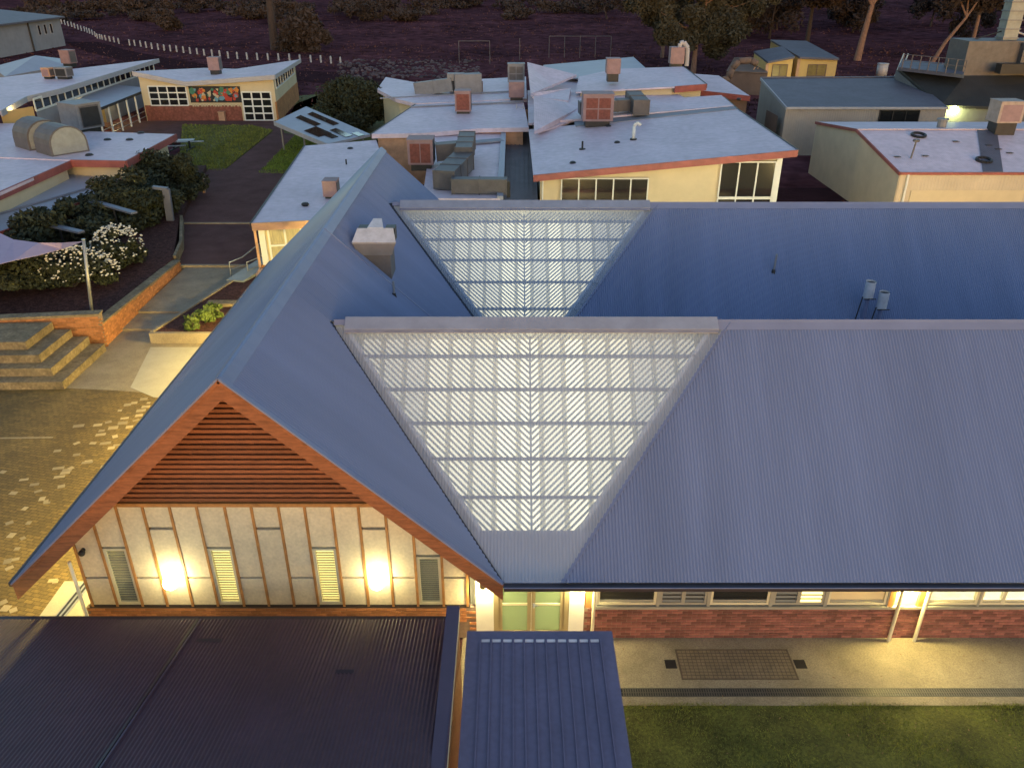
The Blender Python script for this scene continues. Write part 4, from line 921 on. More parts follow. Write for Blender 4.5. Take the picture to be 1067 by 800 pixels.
for dy, z_, w_ in ((0, 1.05, .8), (-.9, .75, .3), (.9, .75, .3)): part('top' if w_ > .5 else 'bench', MB().rbox((pf.x - dy * .5 * -1, pf.y + dy, z_), 2.2, w_, .06, R(10)), 'steel', t)
for dx in (-.7, .7): part('leg', MB().box(pf.x + dx - .05, pf.x + dx + .05, pf.y - .9, pf.y + .9, .3, .42).box(pf.x + dx - .05, pf.x + dx + .05, pf.y - .1, pf.y + .1, .42, 1.05), 'dark_metal', t)

# ------------------------------------------------------------------ BACKGROUND BUILDINGS
def V3(lst): return [Vector(G(a, b_, z)) for a, b_, z in lst]
def roof(th, pts, m, t=.12, name='roof'): return part(name, MB().slab(pts, t), m, th)
def fascia(th, p, q, h, m, th_=.08, name='fascia', drop=0.0):
    p, q = Vector(p), Vector(q); d = (q - p); n_ = Vector((d.y, -d.x, 0)).normalized() * th_
    mb = MB(); dz = Vector((0, 0, h)); up = Vector((0, 0, .03))
    for a, b_, c, e in ((p + n_ + up, q + n_ + up, q + n_ - dz, p + n_ - dz), (p - n_ * .2 + up, q - n_ * .2 + up, q + n_ + up, p + n_ + up), (p + n_ - dz, q + n_ - dz, q - n_ * .2 - dz, p - n_ * .2 - dz), (p - n_ * .2 + up, p + n_ + up, p + n_ - dz, p - n_ * .2 - dz), (q + n_ + up, q - n_ * .2 + up, q - n_ * .2 - dz, q + n_ - dz)):
        mb.poly([a, b_, c, e])
    return part(name, mb, m, th)
def inset(pts, d):
    c = sum((Vector(p) for p in pts), Vector()) / len(pts); return [Vector(p) + (c - Vector(p)).normalized() * d for p in pts]
def walls(th, pts, m, z0=-.05, ins=.5, drop=.1):
    q = [p - Vector((0, 0, drop)) for p in inset(pts, ins)]; return part('wall', MB().skirt(q, z0), m, th)
def win_grid(th, p0, ux, w, h, nx, nz, frame, glass, out, fw=.06, name='window'):
    """a glazed grid on a wall: p0 lower left, ux unit vector along wall, out = outward normal"""
    p0, ux, out = Vector(p0), Vector(ux).normalized(), Vector(out).normalized(); up = Vector((0, 0, 1)); fr = MB()
    for k in range(nx + 1): a = p0 + ux * (w * k / nx) + out * .03; fr.bar(a, a + up * h, fw, .08, out)
    for k in range(nz + 1): a = p0 + up * (h * k / nz) + out * .035; fr.bar(a, a + ux * w, fw * .95, .08, out)
    w_ = part(name, fr, frame, th); me = None
    for i in range(nx):
        for j in range(nz):
            a = p0 + ux * (w * i / nx) + up * (h * j / nz) + out * .012; part('pane', MB().poly([a, a + ux * (w / nx), a + ux * (w / nx) + up * (h / nz), a + up * (h / nz)]), glass, w_)
    return w_
def ac_unit(base, sx, sy, sz, label, body='ac_pink', grille='ac_grille', ng=(1, 1), rz=0.0, legs=.25, name='roof_air_conditioner', cat='air conditioner'):
    b_ = Vector(base); t = thing(name, label, cat, tuple(b_))
    part('stand', MB().rbox((b_.x, b_.y, b_.z - .15), sx * .8, sy * .8, legs + .16, rz), 'dark_metal', t)
    part('body', MB().rbox((b_.x, b_.y, b_.z + legs), sx, sy, sz, rz), body, t)
    part('lid', MB().rbox((b_.x, b_.y, b_.z + legs + sz), sx * 1.04, sy * 1.04, .05, rz), body, t)
    c_, s_ = math.cos(rz), math.sin(rz)
    for i in range(ng[0]):
        for j in range(ng[1]):
            lx = -sx / 2 + sx * (.08 + i * .84 / ng[0] + .02); wx = sx * .84 / ng[0] - sx * .04; lz = b_.z + legs + sz * (.08 + j * .84 / ng[1]); wz = sz * .84 / ng[1] - sz * .05
            def W(x, y): return (b_.x + x * c_ - y * s_, b_.y + x * s_ + y * c_)
            A_ = W(lx, -sy / 2 - .02); B_ = W(lx + wx, -sy / 2 - .02); gpart = part('grille', MB().poly([(*A_, lz), (*B_, lz), (*B_, lz + wz), (*A_, lz + wz)]), grille, t)
    # side panel
    A_ = W(sx / 2 + .02, -sy * .4); B_ = W(sx / 2 + .02, sy * .4); part('side_panel', MB().poly([(*A_, b_.z + legs + .1), (*B_, b_.z + legs + .1), (*B_, b_.z + legs + sz - .1), (*A_, b_.z + legs + sz - .1)]), 'ac_duct', t)
    return t
def duct(th, p, q, w, h, m='ac_duct'):
    d = part('duct', MB().bar(p, q, w, h), m, th)
    p, q = Vector(p), Vector(q); n_ = max(1, int((q - p).length / 1.2))
    for k in range(n_ + 1):
        c = p + (q - p) * (k / n_); e = (q - p).normalized() * .03; part('flange', MB().bar(c - e, c + e, w + .07, h + .07), m, d)

# --- classroom block in the centre right
ba = thing('classroom_block', 'wide pale-roofed classroom block with red fascia and cream lit front wall', 'building', (8, 40, 0))
def zA(x): return 3.83 + .0947 * x
A1 = [Vector((1.2, 31, zA(1.2))), Vector((15.85, 31, zA(15.85))), Vector((15.95, 45, zA(15.95))), Vector((1.2, 45, zA(1.2)))]
roof(ba, A1, 'roof_light', .15)
for k, yj in enumerate((45.0,)): part('roof_step_shade', MB().slab([Vector((4.5, 44.2, zA(4.5) + .05)), Vector((15.9, 44.9, zA(15.9) + .05)), Vector((15.95, 46.3, zA(15.9) + .06)), Vector((4.5, 46.0, zA(4.5) + .06))], .2), 'roof_band', ba)  # dark band painted as the shadow at the roof step
fascia(ba, A1[0], A1[1], .34, 'fascia_red'); fascia(ba, A1[1], A1[2], .2, 'dark_metal'); fascia(ba, A1[2] , A1[2] + Vector((.2, 5, .1)), .2, 'dark_metal')
p1, p2, p3 = GY(754, 102.5, 51.0), G(719, 104.6, 5.2), G(702.7, 90, 5.0)
A2 = [Vector((1.2, 46, 4.2)), Vector((15.95, 46, 5.42)), Vector((16.1, 50.6, 5.5)), Vector((13.3, 50.8, 5.3)), Vector((13.0, 57, 5.2)), Vector((1.4, 62, 4.3))]
roof(ba, A2, 'roof_light', .15)
A3 = V3([(703, 90.5, 5.9), (736, 88, 5.9), (712, 69.6, 5.9), (640, 72, 5.6), (603, 80, 5.2), (600, 96, 5.0)])
roof(ba, A3, 'roof_light', .12); fascia(ba, A3[0], A3[1], .45, 'fascia_red'); fascia(ba, A3[1], A3[2], .3, 'dark_metal')
A4 = V3([(724, 94, 4.5), (782, 100.5, 4.5), (749, 79, 4.7), (722, 77, 4.7)]); roof(ba, A4, 'roof_light', .12); fascia(ba, A4[0], A4[1], .4, 'fascia_red')
roof(ba, V3([(551, 70, 4.3), (612, 78, 4.5), (640, 112, 4.4), (560, 138, 4.2)]), 'roof_light', .12)
A5 = V3([(610, 82, 4.9), (672, 80, 5.2), (676, 74, 5.2), (660, 59.5, 5.2), (566, 68, 4.9), (575, 80, 4.7)]); roof(ba, A5, 'roof_bluish', .12)
for tri in ([(549.5, 65, 6.3), (601, 78, 5.2), (575, 89, 4.9), (553, 98, 5.3)], [(553, 97, 5.2), (595, 92, 4.9), (592, 105, 4.7), (556, 101, 4.9)], [(556, 100, 5.5), (608, 110, 4.6), (576, 129, 4.45), (556.5, 137, 4.6)]):
    roof(ba, V3(tri), 'roof_light_x', .2, 'roof_facet')
walls(ba, [Vector((1.6, 31.6, zA(1.6))), Vector((15.0, 31.6, zA(15)))] + [Vector((15.3, 50, 5.3)), Vector((1.8, 62, 4.3))], 'wall_cream', ins=.05)
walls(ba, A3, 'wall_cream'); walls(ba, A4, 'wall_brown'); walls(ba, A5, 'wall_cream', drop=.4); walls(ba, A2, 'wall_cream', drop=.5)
fy = 31.55
def X31(px, py=195): return GY(px, py, fy).x
win_grid(ba, (X31(585), fy, .9), (1, 0, 0), X31(675) - X31(585), 2.75, 5, 1, 'white_paint', 'dark_glass', (0, -1, 0), .07)
win_grid(ba, (X31(749), fy, .3), (1, 0, 0), X31(805) - X31(749), 2.2, 3, 3, 'white_paint', 'dark_glass', (0, -1, 0), .08)
win_grid(ba, (X31(749), fy, 2.58), (1, 0, 0), X31(805) - X31(749), 2.0, 3, 1, 'white_paint', 'dark_glass', (0, -1, 0), .08)
part('corner_post', MB().box(X31(805) + .03, X31(805) + .32, fy - .06, fy + .1, 0, 5.0), 'white_paint', ba)
part('downpipe', MB().cyl((1.75, fy - .08, 0), (1.75, fy - .08, 3.85), .05), 'white_paint', ba)
t = ac_unit((GY(622, 120, 44.0).x, 44.0, 4.55), 2.1, 1.6, 1.75, 'large rooftop unit with four rust-red grilles in the middle of the pale roof', ng=(2, 2))
duct(t, (4.9, 46.6, 5.2), (9.0, 46.9, 5.4), 1.0, .8); duct(t, (9.2, 45.2, 5.4), (9.0, 48.4, 5.6), 1.1, 1.0)
ac_unit(GY(638, 83, 58).to_tuple(), 1.15, 1.2, 1.15, 'tall pinkish rooftop unit standing behind the grilled unit', grille='ac_pink', legs=.5)
t = ac_unit(GY(704, 69, 68).to_tuple(), 1.3, 1.2, 1.4, 'rooftop unit with a curved white duct at the back corner', grille='ac_pink'); b_ = GY(712, 69, 68); part('bent_duct', MB().tube([b_ + Vector((.3, 0, 0)), b_ + Vector((.25, 0, 1.6)), b_ + Vector((-.15, 0, 2.1)), b_ + Vector((-.5, 0, 2.0)), b_ + Vector((-.45, 0, .9))], .22), 'fascia_grey', t)
p = GY(660, 145, 38); gz_ = zA(p.x)
t = thing('vent_pipe', 'white gooseneck vent on the pale roof', 'pipe', (p.x, 38, gz_)); part('pipe', MB().tube([(p.x, 38, gz_ - .1), (p.x, 38, gz_ + .85), (p.x + .1, 38, gz_ + 1.0), (p.x + .3, 38, gz_ + 1.0), (p.x + .38, 38, gz_ + .88)], .11, 10), 'white_paint', t, True); part('boot', MB().cyl((p.x, 38, gz_ - .1), (p.x, 38, gz_ + .08), .22), 'dark_metal', t)
p = GY(607, 149, 36.6); t = thing('vent_pipe', 'short dark vent pipe left of the white gooseneck', 'pipe', (p.x, 36.6, zA(p.x))); part('pipe', MB().cyl((p.x, 36.6, zA(p.x) - .1), (p.x, 36.6, zA(p.x) + .5), .06), 'dark_metal', t); part('boot', MB().cyl((p.x, 36.6, zA(p.x) - .1), (p.x, 36.6, zA(p.x) + .06), .2), 'dark_metal', t)
for px, py in ((643, 150), (597, 166), (634, 133), (768, 119)):
    p = G(px, py, zA(6)); part('roof_vent', MB().ball((p.x, p.y, zA(p.x) + .02), .2, .2, .12, 8, 4), 'dark_metal', ba)

# --- classroom wing left of centre
cwg = thing('classroom_wing', 'pale flat-roofed classroom wing partly hidden behind the cross gable', 'building', (-8, 40, 0))
C1 = V3([(262, 233, 3.2), (318, 152, 3.3), (392, 146, 3.3), (400, 170, 3.3), (345, 229, 3.2)]); roof(cwg, C1, 'roof_light', .12)
fascia(cwg, C1[0], C1[4], .35, 'fascia_tan'); fascia(cwg, C1[1], C1[0], .2, 'dark_metal')
w0 = walls(cwg, C1, 'wall_cream', ins=.6)
qi = inset(C1, .6); q0, q1 = qi[0], qi[4]; d_ = Vector((q1.x - q0.x, q1.y - q0.y, 0)).normalized(); ot = Vector((d_.y, -d_.x, 0))
if ot.y > 0: ot = -ot
wb = Vector((q0.x, q0.y, 0)) + ot * .03
win_grid(cwg, wb + d_ * .45 + Vector((0, 0, .95)), d_, 3.2, 1.85, 4, 2, 'white_paint', 'curtain_glass', ot, .10)
part('corner_post', MB().rbox((wb.x + .15, wb.y - .03, .9), .3, .12, 2.1, 0), 'white_paint', cwg); part('downpipe', MB().cyl((wb.x - .15, wb.y - .15, 0), (wb.x - .15, wb.y - .15, 3.0), .07), 'fascia_tan', cwg)
part('brick_pier', MB().rbox((wb.x + .2, wb.y - .04, 0), .6, .16, .9, 0), 'brick_far_orange', cwg)
C2 = V3([(387, 140, 3.7), (433, 109, 3.9), (545, 104, 4.1), (551, 133, 3.9), (500, 134, 3.8), (440, 139, 3.7)]); roof(cwg, C2, 'roof_light', .3); fascia(cwg, C2[1], C2[0], .25, 'dark_metal')
C3 = V3([(412, 103, 4.0), (393, 93, 4.0), (402, 80.5, 4.0), (433, 86, 3.9), (530, 81, 4.2), (548, 80, 4.2), (549, 103, 4.15), (433, 108, 3.95)]); roof(cwg, C3, 'roof_light_x', .3)
C4 = V3([(450, 139, 3.4), (525, 135, 3.4), (521, 207, 3.2), (440, 207, 3.2)]); roof(cwg, C4, 'roof_light', .2)
C5 = V3([(525, 134, 2.6), (558, 131, 2.6), (560, 230, 2.6), (520, 230, 2.6)]); roof(cwg, C5, 'roof_deck', .15, 'deck')
for k in range(9):
    a, c = C5[0] + (C5[1] - C5[0]) * (k / 8), C5[3] + (C5[2] - C5[3]) * (k / 8); part('deck_rib', MB().bar(a + Vector((0, 0, .03)), c + Vector((0, 0, .03)), .06, .06), 'roof_deck', cwg)
part('roof_ridge', MB().bar(G(453, 152, 3.45), G(523, 146, 3.45), .9, .1), 'roof_band', cwg)
part('parapet', MB().poly([C5[0], C5[1], C5[1] + Vector((0, .2, 1.3)), C5[0] + Vector((0, .2, 1.3))]), 'fascia_tan', cwg)
part('edge_trim', MB().bar(C4[1] + Vector((0, 0, .03)), C4[2] + Vector((0, 0, .03)), .35, .2), 'roof_bluish', cwg)
for P_, m_ in ((C2, 'fascia_tan'), (C3, 'wall_cream'), (C4, 'wall_cream'), (C5, 'wall_cream')): walls(cwg, P_, m_, drop=.16)
for (p_, q_) in (((396, 103, 3.98), (546, 95, 4.2)), ((428, 112, 3.9), (546, 106.5, 4.15))): part('roof_joint', MB().bar(G(*p_) + Vector((0, 0, .03)), G(*q_) + Vector((0, 0, .03)), .25, .08), 'roof_band', cwg)
la = C5[0] + (C5[1] - C5[0]) * .5
ld = thing('roof_ladder', 'short pale ladder up the step in the flat roof', 'ladder', (la.x, la.y, 2.6))
for dx in (-.28, .28): part('rail', MB().bar((la.x + dx, la.y - .35, 2.62), (la.x + dx, la.y - .06, 4.4), .07, .05), 'fascia_grey', ld)
for k in range(6): part('rung', MB().bar((la.x - .28, la.y - .33 + k * .05, 2.8 + k * .27), (la.x + .28, la.y - .33 + k * .05, 2.8 + k * .27), .05, .05), 'fascia_grey', ld)
b0 = GY(396, 168, 34.0)
t = ac_unit((-5.6, 36.2, 3.3), 1.55, 1.5, 1.45, 'rooftop unit with two rust-red grilles right behind the gable tip', ng=(2, 1))
duct(t, (-4.7, 36.6, 4.1), (-3.0, 36.8, 4.2), .9, 1.0); duct(t, (-2.9, 39.2, 4.3), (-2.9, 34.6, 4.2), 1.0, 1.1); duct(t, (-2.9, 34.6, 4.0), (-3.8, 30.5, 3.8), 1.2, 1.0); duct(t, (-3.3, 30.0, 3.65), (-.3, 29.9, 3.65), .7, .8)
part('duct_leg', MB().box(-3.1, -2.9, 36.6, 36.8, 3.2, 4.2).box(-3.6, -3.4, 31, 31.2, 3.0, 4).box(-.3, -.1, 29.8, 30, 3.0, 3.9), 'dark_metal', t)
p = G(483, 118, 3.9); ac_unit((p.x, p.y, 3.85), 1.25, 1.2, 1.5, 'square rooftop unit with one rust-red grille on the middle roof')
p = G(543, 104, 4.1); ac_unit((p.x - .4, p.y, 4.1), 1.3, 1.2, 1.2, 'dusty rooftop unit beside the left edge of the classroom block', grille='ac_pink')
p = G(541, 88, 4.15); ac_unit((p.x - .3, p.y, 4.15), 1.6, 1.2, 1.6, 'cluster of small plant boxes behind the dusty rooftop unit', body='ac_metal', grille='ac_duct', ng=(2, 2))
t = thing('roof_duct', 'long grey tapering roof duct on the far end of the wing', 'duct', tuple(G(470, 95, 4.0)))
duct(t, G(434, 93, 4.4), G(472, 88, 4.9), 1.0, 1.1, 'ac_metal'); duct(t, G(473, 88, 4.9), G(500, 87, 4.9), 1.2, 1.7, 'ac_metal')
pp = G(486, 95, 4.1); part('plinth', MB().rbox((pp.x, pp.y, 3.9), 3.0, 1, 1.0, 0), 'wall_brown', t); pp = G(436, 97, 4.0); part('leg', MB().rbox((pp.x, pp.y, 3.8), .5, .5, .8, 0), 'ac_duct', t); pp = G(475, 79, 5.6); part('cap_box', MB().rbox((pp.x, pp.y, 5.2), 1.5, 1, .6, 0), 'ac_metal', t)
p = G(346, 204, 3.3); ac_unit((p.x, p.y, 3.25), .75, .9, .8, 'small pinkish box unit beside the ridge of the cross gable', grille='ac_pink', legs=.1)
part('roof_vent', MB().ball(G(318, 213, 3.3), .22, .22, .12, 8, 4), 'dark_metal', cwg); part('roof_vent', MB().ball(G(365, 155, 3.3), .22, .22, .12, 8, 4), 'dark_metal', cwg); part('pipe', MB().cyl(G(361, 172, 3.25), G(361, 172, 3.25) + Vector((0, 0, .35)), .05), 'dark_metal', cwg)

# --- walkway canopy with dark panels
wc = thing('walkway_canopy', 'pale blue walkway canopy with dark rectangular roof panels', 'canopy', tuple(G(336, 140, 0)))
W = V3([(286, 127, 2.7), (319, 111, 2.9), (386, 140, 2.9), (341, 150, 2.7)]); roof(wc, W, 'roof_bluish', .18, 'roof_deck'); fascia(wc, W[0], W[3], .3, 'fascia_grey')
def Wp(u, v, dz=.02): a = W[0] + (W[1] - W[0]) * v; c = W[3] + (W[2] - W[3]) * v; return a + (c - a) * u + Vector((0, 0, dz))
for (u0, u1, v0, v1) in ((.14, .50, .42, .58), (.18, .62, .72, .88), (.52, .78, .10, .42), (.70, .95, .50, .66), (.78, .90, .24, .4), (.9, 1.0, .72, .86)):
    part('roof_panel', MB().slab([Wp(u0, v0, .05), Wp(u1, v0, .05), Wp(u1, v1, .05), Wp(u0, v1, .05)], .04), 'dark_glass', wc)
for u, v in ((.05, .1), (.05, .9), (.5, .1), (.5, .9), (.95, .1), (.95, .9)): q = Wp(u, v); part('post', MB().cyl((q.x, q.y, 0), (q.x, q.y, q.z - .15), .07, .07, 8), 'steel', wc)

# --- mural building
mu = thing('mural_building', 'classroom with butterfly roof, colourful mural and orange brick end wall', 'building', tuple(G(230, 126, 0)))
F0, F1 = G(148, 127, 0), G(287, 127, 0); S1 = G(314, 101, 0)
yF = (F0.y + F1.y) / 2; F0.y = yF; F1.y = yF
kM = (yF + 14.5)
def mz(px, py): return GY(px, py, yF).z
def mx_(px, py=105): return GY(px, py, yF).x
S1 = Vector((F1.x + 1.2, F1.y + 21, 0)); S1 = G(314, 100, 0)
z_l, z_v, z_r = mz(142, 74), mz(195, 85), mz(284, 78)
xl_, xv_, xr_ = mx_(143, 75), mx_(195, 85), mx_(284, 78)
S1 = Vector((xr_ - .3, yF + 16, 0)); 
dep = 16.0
cr = GY(313, 62, yF + dep); bk = cr
RT = [Vector((xv_, yF - .5, z_v)), Vector((xr_ + .3, yF - .5, z_r)), Vector((cr.x, yF + dep, cr.z)), Vector((xv_, yF + dep, GY(190, 72, yF + dep).z))]
roof(mu, RT, 'roof_light_x', .2); roof(mu, [Vector((xl_ - .3, yF - .5, z_l)), RT[0], RT[3], Vector((xl_ + 1.0, yF + dep, GY(160, 71, yF + dep).z))], 'roof_light_x', .2)
fascia(mu, RT[0], RT[1], .4, 'fascia_grey'); fascia(mu, Vector((xl_ - .3, yF - .5, z_l)), RT[0], .4, 'fascia_grey'); fascia(mu, RT[1], RT[2], .35, 'fascia_grey')
part('front_wall', MB().poly([(xl_, yF, 0), (xr_, yF, 0), (xr_, yF, z_r - .3), (xv_, yF, z_v - .3), (xl_, yF, z_l - .3)]), 'wall_cream', mu)
sx1 = GY(311, 100, yF + dep - 1).x
part('end_wall', MB().poly([(xr_, yF, 0), (sx1, yF + dep - 1, 0), (sx1, yF + dep - 1, cr.z - .3), (xr_, yF, z_r - .3)]), 'wall_cream', mu)
part('side_wall', MB().poly([(xl_, yF, 0), (xl_, yF + dep - 1, 0), (xl_, yF + dep - 1, min(z_l, GY(160, 71, yF + dep).z) - .4), (xl_, yF, z_l - .3)]), 'wall_grey', mu)
hb = mz(200, 110)
part('brick_base', MB().box(xl_ + .1, mx_(252, 115), yF - .08, yF - .01, 0, hb), 'brick_far', mu)
part('brick_base', MB().slab([(xr_ + .06, yF - .1, 1.95), (sx1 + .06, yF + dep - 1, 1.95), (sx1 - .1, yF + dep - 1, 1.95), (xr_ - .1, yF - .1, 1.95)], 2.0), 'brick_far_orange', mu, label='orange brick base of the end wall')
win_grid(mu, (mx_(157), yF - .02, hb), (1, 0, 0), mx_(196) - mx_(157), mz(180, 90) - hb, 4, 3, 'white_paint', 'dark_glass', (0, -1, 0), .12)
win_grid(mu, (mx_(253), yF - .02, .15), (1, 0, 0), mx_(283) - mx_(253), mz(268, 96) - .15, 3, 4, 'white_paint', 'dark_glass', (0, -1, 0), .14)
dd = Vector((sx1 - xr_, dep - 1, 0)); on = Vector((dd.y, -dd.x, 0)).normalized()
zt = z_r - .9
win_grid(mu, Vector((xr_, yF, 0)) + dd * .06 + Vector((0, 0, 3.1)), dd, dd.length * .85, .95, 8, 1, 'white_paint', 'dark_glass', on, .14)
# mural: painted shapes in flat colours
m0, m1, n0, n1 = mx_(199), mx_(252), mz(225, 107), mz(225, 90)
mr = part('mural', MB().box(m0, m1, yF - .10, yF - .04, n0, n1), 'mural_black', mu, label='mural of abstract red, orange, green and blue shapes on black'); r_ = random.Random(21)
for k in range(70):
    c = ('mural_red', 'mural_orange', 'mural_green', 'mural_blue', 'mural_cream', 'mural_red')[k % 6]; x = r_.uniform(m0 + .3, m1 - .3); z = r_.uniform(n0 + .2, n1 - .2); rr = r_.uniform(.10, .34); ns = r_.choice((3, 4, 5, 6, 8)); a0 = r_.uniform(0, 6)
    part('painted_shape', MB().poly([(x + rr * math.cos(a0 + 6.283 * q / ns) * r_.uniform(.6, 1.2), yF - .103 - k * .0006, min(n1 - .02, max(n0 + .02, z + rr * math.sin(a0 + 6.283 * q / ns) * r_.uniform(.6, 1.2)))) for q in range(ns)]), c, mr)
lt = MB(); x = m0 + .1
while x < m1 - .2:
    wv = r_.uniform(.10, .26); lt.box(x, x + wv, yF - .12, yF - .1, n0 - .38, n0 - .14); x += wv + r_.choice((.07, .07, .2))
part('lettering', lt, 'mural_cream', mu, label='line of small pale lettering under the mural', kind='stuff')
pp = Vector((mx_(233, 121), yF - .4, 0)); t = thing('bin', 'small pale bin against the brick under the mural', 'bin', tuple(pp)); part('body', MB().box(pp.x - .3, pp.x + .3, pp.y - .25, pp.y + .25, 0, 1.0), 'fascia_tan', t); part('lid', MB().box(pp.x - .34, pp.x + .34, pp.y - .29, pp.y + .29, 1.0, 1.08), 'fascia_tan', t)
ac = GY(225, 74, yF + 7); ac_unit((ac.x, yF + 7, ac.z - .2), 1.2, 1.1, 1.25, 'pinkish rooftop unit on the butterfly roof of the mural building', grille='ac_pink', legs=.3)

# --- long clerestory building on the left
cl = thing('clerestory_building', 'long pale-roofed building with a strip of clerestory windows and lit verandah', 'building', tuple(G(90, 120, 0)))
LR = V3([(-40, 92, 4.6), (0, 81, 4.6), (165, 61.5, 4.6), (62, 93, 4.5), (27, 101, 4.5), (0, 116, 4.5), (-40, 130, 4.5)]); roof(cl, LR, 'roof_light', .25); fascia(cl, LR[3], LR[2], .4, 'fascia_grey'); fascia(cl, LR[5], LR[4], .4, 'fascia_grey'); fascia(cl, LR[4], LR[3], .4, 'fascia_grey')
LV = V3([(69, 108, 3.1), (122, 88.5, 3.1), (156, 92, 2.9), (91, 118, 2.9)]); roof(cl, LV, 'roof_bluish', .15, 'verandah_roof'); fascia(cl, LV[3], LV[2], .2, 'dark_metal')
ca, cb = LR[4] + Vector((.3, .4, 0)), LR[2] + Vector((-1.0, .6, 0)); dw = Vector((cb.x - ca.x, cb.y - ca.y, 0)); no = Vector((dw.y, -dw.x, 0)).normalized()
part('wall', MB().poly([(ca.x, ca.y, 0), (cb.x, cb.y, 0), (cb.x, cb.y, 4.4), (ca.x, ca.y, 4.4)]), 'wall_grey', cl)
win_grid(cl, Vector((ca.x, ca.y, 3.3)), dw, dw.length, .95, 20, 1, 'white_paint', 'dark_glass', no, .16)
part('verandah_wall', MB().poly([LV[0] + Vector((0, 0, -3.1)), LV[1] + Vector((0, 0, -3.1)), LV[1] + Vector((0, 0, -.2)), LV[0] + Vector((0, 0, -.2))]), 'wall_yellow', cl)
for k in range(8):
    q = LV[3] + (LV[2] - LV[3]) * (k / 7); part('verandah_post', MB().cyl((q.x, q.y, 0), (q.x, q.y, q.z - .1), .09, .09, 8), 'white_paint', cl)
q0_, q1_ = LV[3], LV[2]
part('balustrade', MB().bar(Vector((q0_.x, q0_.y, 1.0)), Vector((q1_.x, q1_.y, 1.0)), .06, .06).bar(Vector((q0_.x, q0_.y, .5)), Vector((q1_.x, q1_.y, .5)), .05, .05), 'steel', cl)
part('porch_wall', MB().poly([G(0, 117, 4.3), G(34, 111, 4.3), G(34, 111, 4.3) - Vector((0, 0, 2.2)), G(0, 117, 4.3) - Vector((0, 0, 2.2))]), 'wall_yellow', cl)
lp = GY(18, 121, G(18, 113, 4.3).y - .1); wall_lamp((lp.x, lp.y, lp.z), 'bright yellow wall lamp under the eave of the clerestory building', 'lamp_warm', .22)
for u, lb in ((.25, 'verandah lamp nearer the drum-shaped hoods'), (.75, 'verandah lamp nearer the mural building')):
    q = LV[0] + (LV[1] - LV[0]) * u + Vector((0, 0, -.7)); wall_lamp((q.x, q.y, q.z), lb, 'lamp_warm', .17, (.55, -.83))
p = G(73, 68, 4.6); ac_unit((p.x, p.y, 4.55), 1.2, 1.1, 1.3, 'upright pinkish rooftop unit on the long clerestory roof', grille='ac_pink', rz=R(-15))
p = G(68, 82, 4.6); ac_unit((p.x, p.y, 4.55), 1.4, .9, .8, 'grey condenser box on the long clerestory roof', body='ac_metal', grille='dark_metal', rz=R(-15))
p = G(52, 82, 4.6); ac_unit((p.x, p.y, 4.55), .9, .8, .75, 'small orange-topped box on the long clerestory roof', body='fascia_tan', grille='ac_pink', rz=R(-15))

# --- flat-roofed building with drum hoods, nearest on the left
fb = thing('flat_roof_building', 'flat-roofed cream building with dark red fascia at the left edge', 'building', tuple(G(80, 190, 0)))
F = V3([(183, 140, 3.6), (131, 168, 3.6), (74, 167, 3.6), (0, 164, 3.6), (-40, 163, 3.6), (-40, 130, 3.6), (32, 128, 3.6), (94, 137, 3.6)]); roof(fb, F, 'roof_light', .15); fascia(fb, F[1], F[0], .4, 'fascia_red'); fascia(fb, F[2], F[1], .4, 'fascia_red')
Fn = V3([(0, 164.5, 3.55), (74, 167.5, 3.55), (0, 201, 3.55), (-60, 226, 3.55), (-60, 164, 3.55)]); roof(fb, Fn, 'roof_light', .15); fascia(fb, Fn[3], Fn[1], .4, 'fascia_red')
walls(fb, [F[0], F[1], F[2], F[3], F[6], F[7]], 'wall_cream', ins=.7); walls(fb, [Fn[0], Fn[1], Fn[2], Fn[3]], 'wall_cream', ins=.5)
L4 = V3([(-40, 228, 2.5), (0, 212, 2.5), (62, 181, 2.6), (126, 186, 2.4), (112, 197, 2.35), (97, 205, 2.3), (63, 219, 2.3), (30, 231, 2.3), (2, 241, 2.3), (-40, 252, 2.3)]); roof(fb, L4, 'roof_bluish', .12, 'lower_roof')
for k in range(3, 9): fascia(fb, L4[k + 1], L4[k], .22, 'fascia_red')
part('lower_roof_joint', MB().bar(G(-10, 226, 2.45) + Vector((0, 0, .03)), G(110, 191, 2.45) + Vector((0, 0, .03)), .14, .06), 'roof_band', fb)
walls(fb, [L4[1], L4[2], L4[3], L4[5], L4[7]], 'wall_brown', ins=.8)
def drum(px, py, r, lg, label, az_):
    c = G(px, py, 3.6); t = thing('drum_hood', label, 'exhaust', tuple(c)); d = Vector((math.cos(az_), math.sin(az_), 0)); s_ = Vector((-d.y, d.x, 0)); mb = MB(); ring = []
    prof = [(-1, 0)] + [(-math.cos(math.pi * k / 10), .55 + .9 * math.sin(math.pi * k / 10)) for k in range(11)] + [(1, 0)]
    for e in (-lg / 2, lg / 2):
        ring.append([c + d * e + s_ * (x * r) + Vector((0, 0, z * r)) for x, z in prof])
    for k in range(len(prof) - 1): mb.poly([ring[0][k], ring[1][k], ring[1][k + 1], ring[0][k + 1]])
    mb.poly(ring[0]); mb.poly(ring[1][::-1]); part('shell', mb, 'ac_duct', t)
    front = [p_ + d * .02 for p_ in ring[1]]; cen = c + d * (lg / 2 + .02) + Vector((0, 0, r * .7)); part('end_panel', MB().poly([cen + (p_ - cen) * .9 for p_ in front]), 'ac_green', t)
drum(44, 152, 1.25, 2.3, 'rear drum-shaped grey exhaust hood on the flat roof', R(-40)); drum(66, 158, 1.2, 2.3, 'front drum-shaped grey exhaust hood with pale end', R(-40))
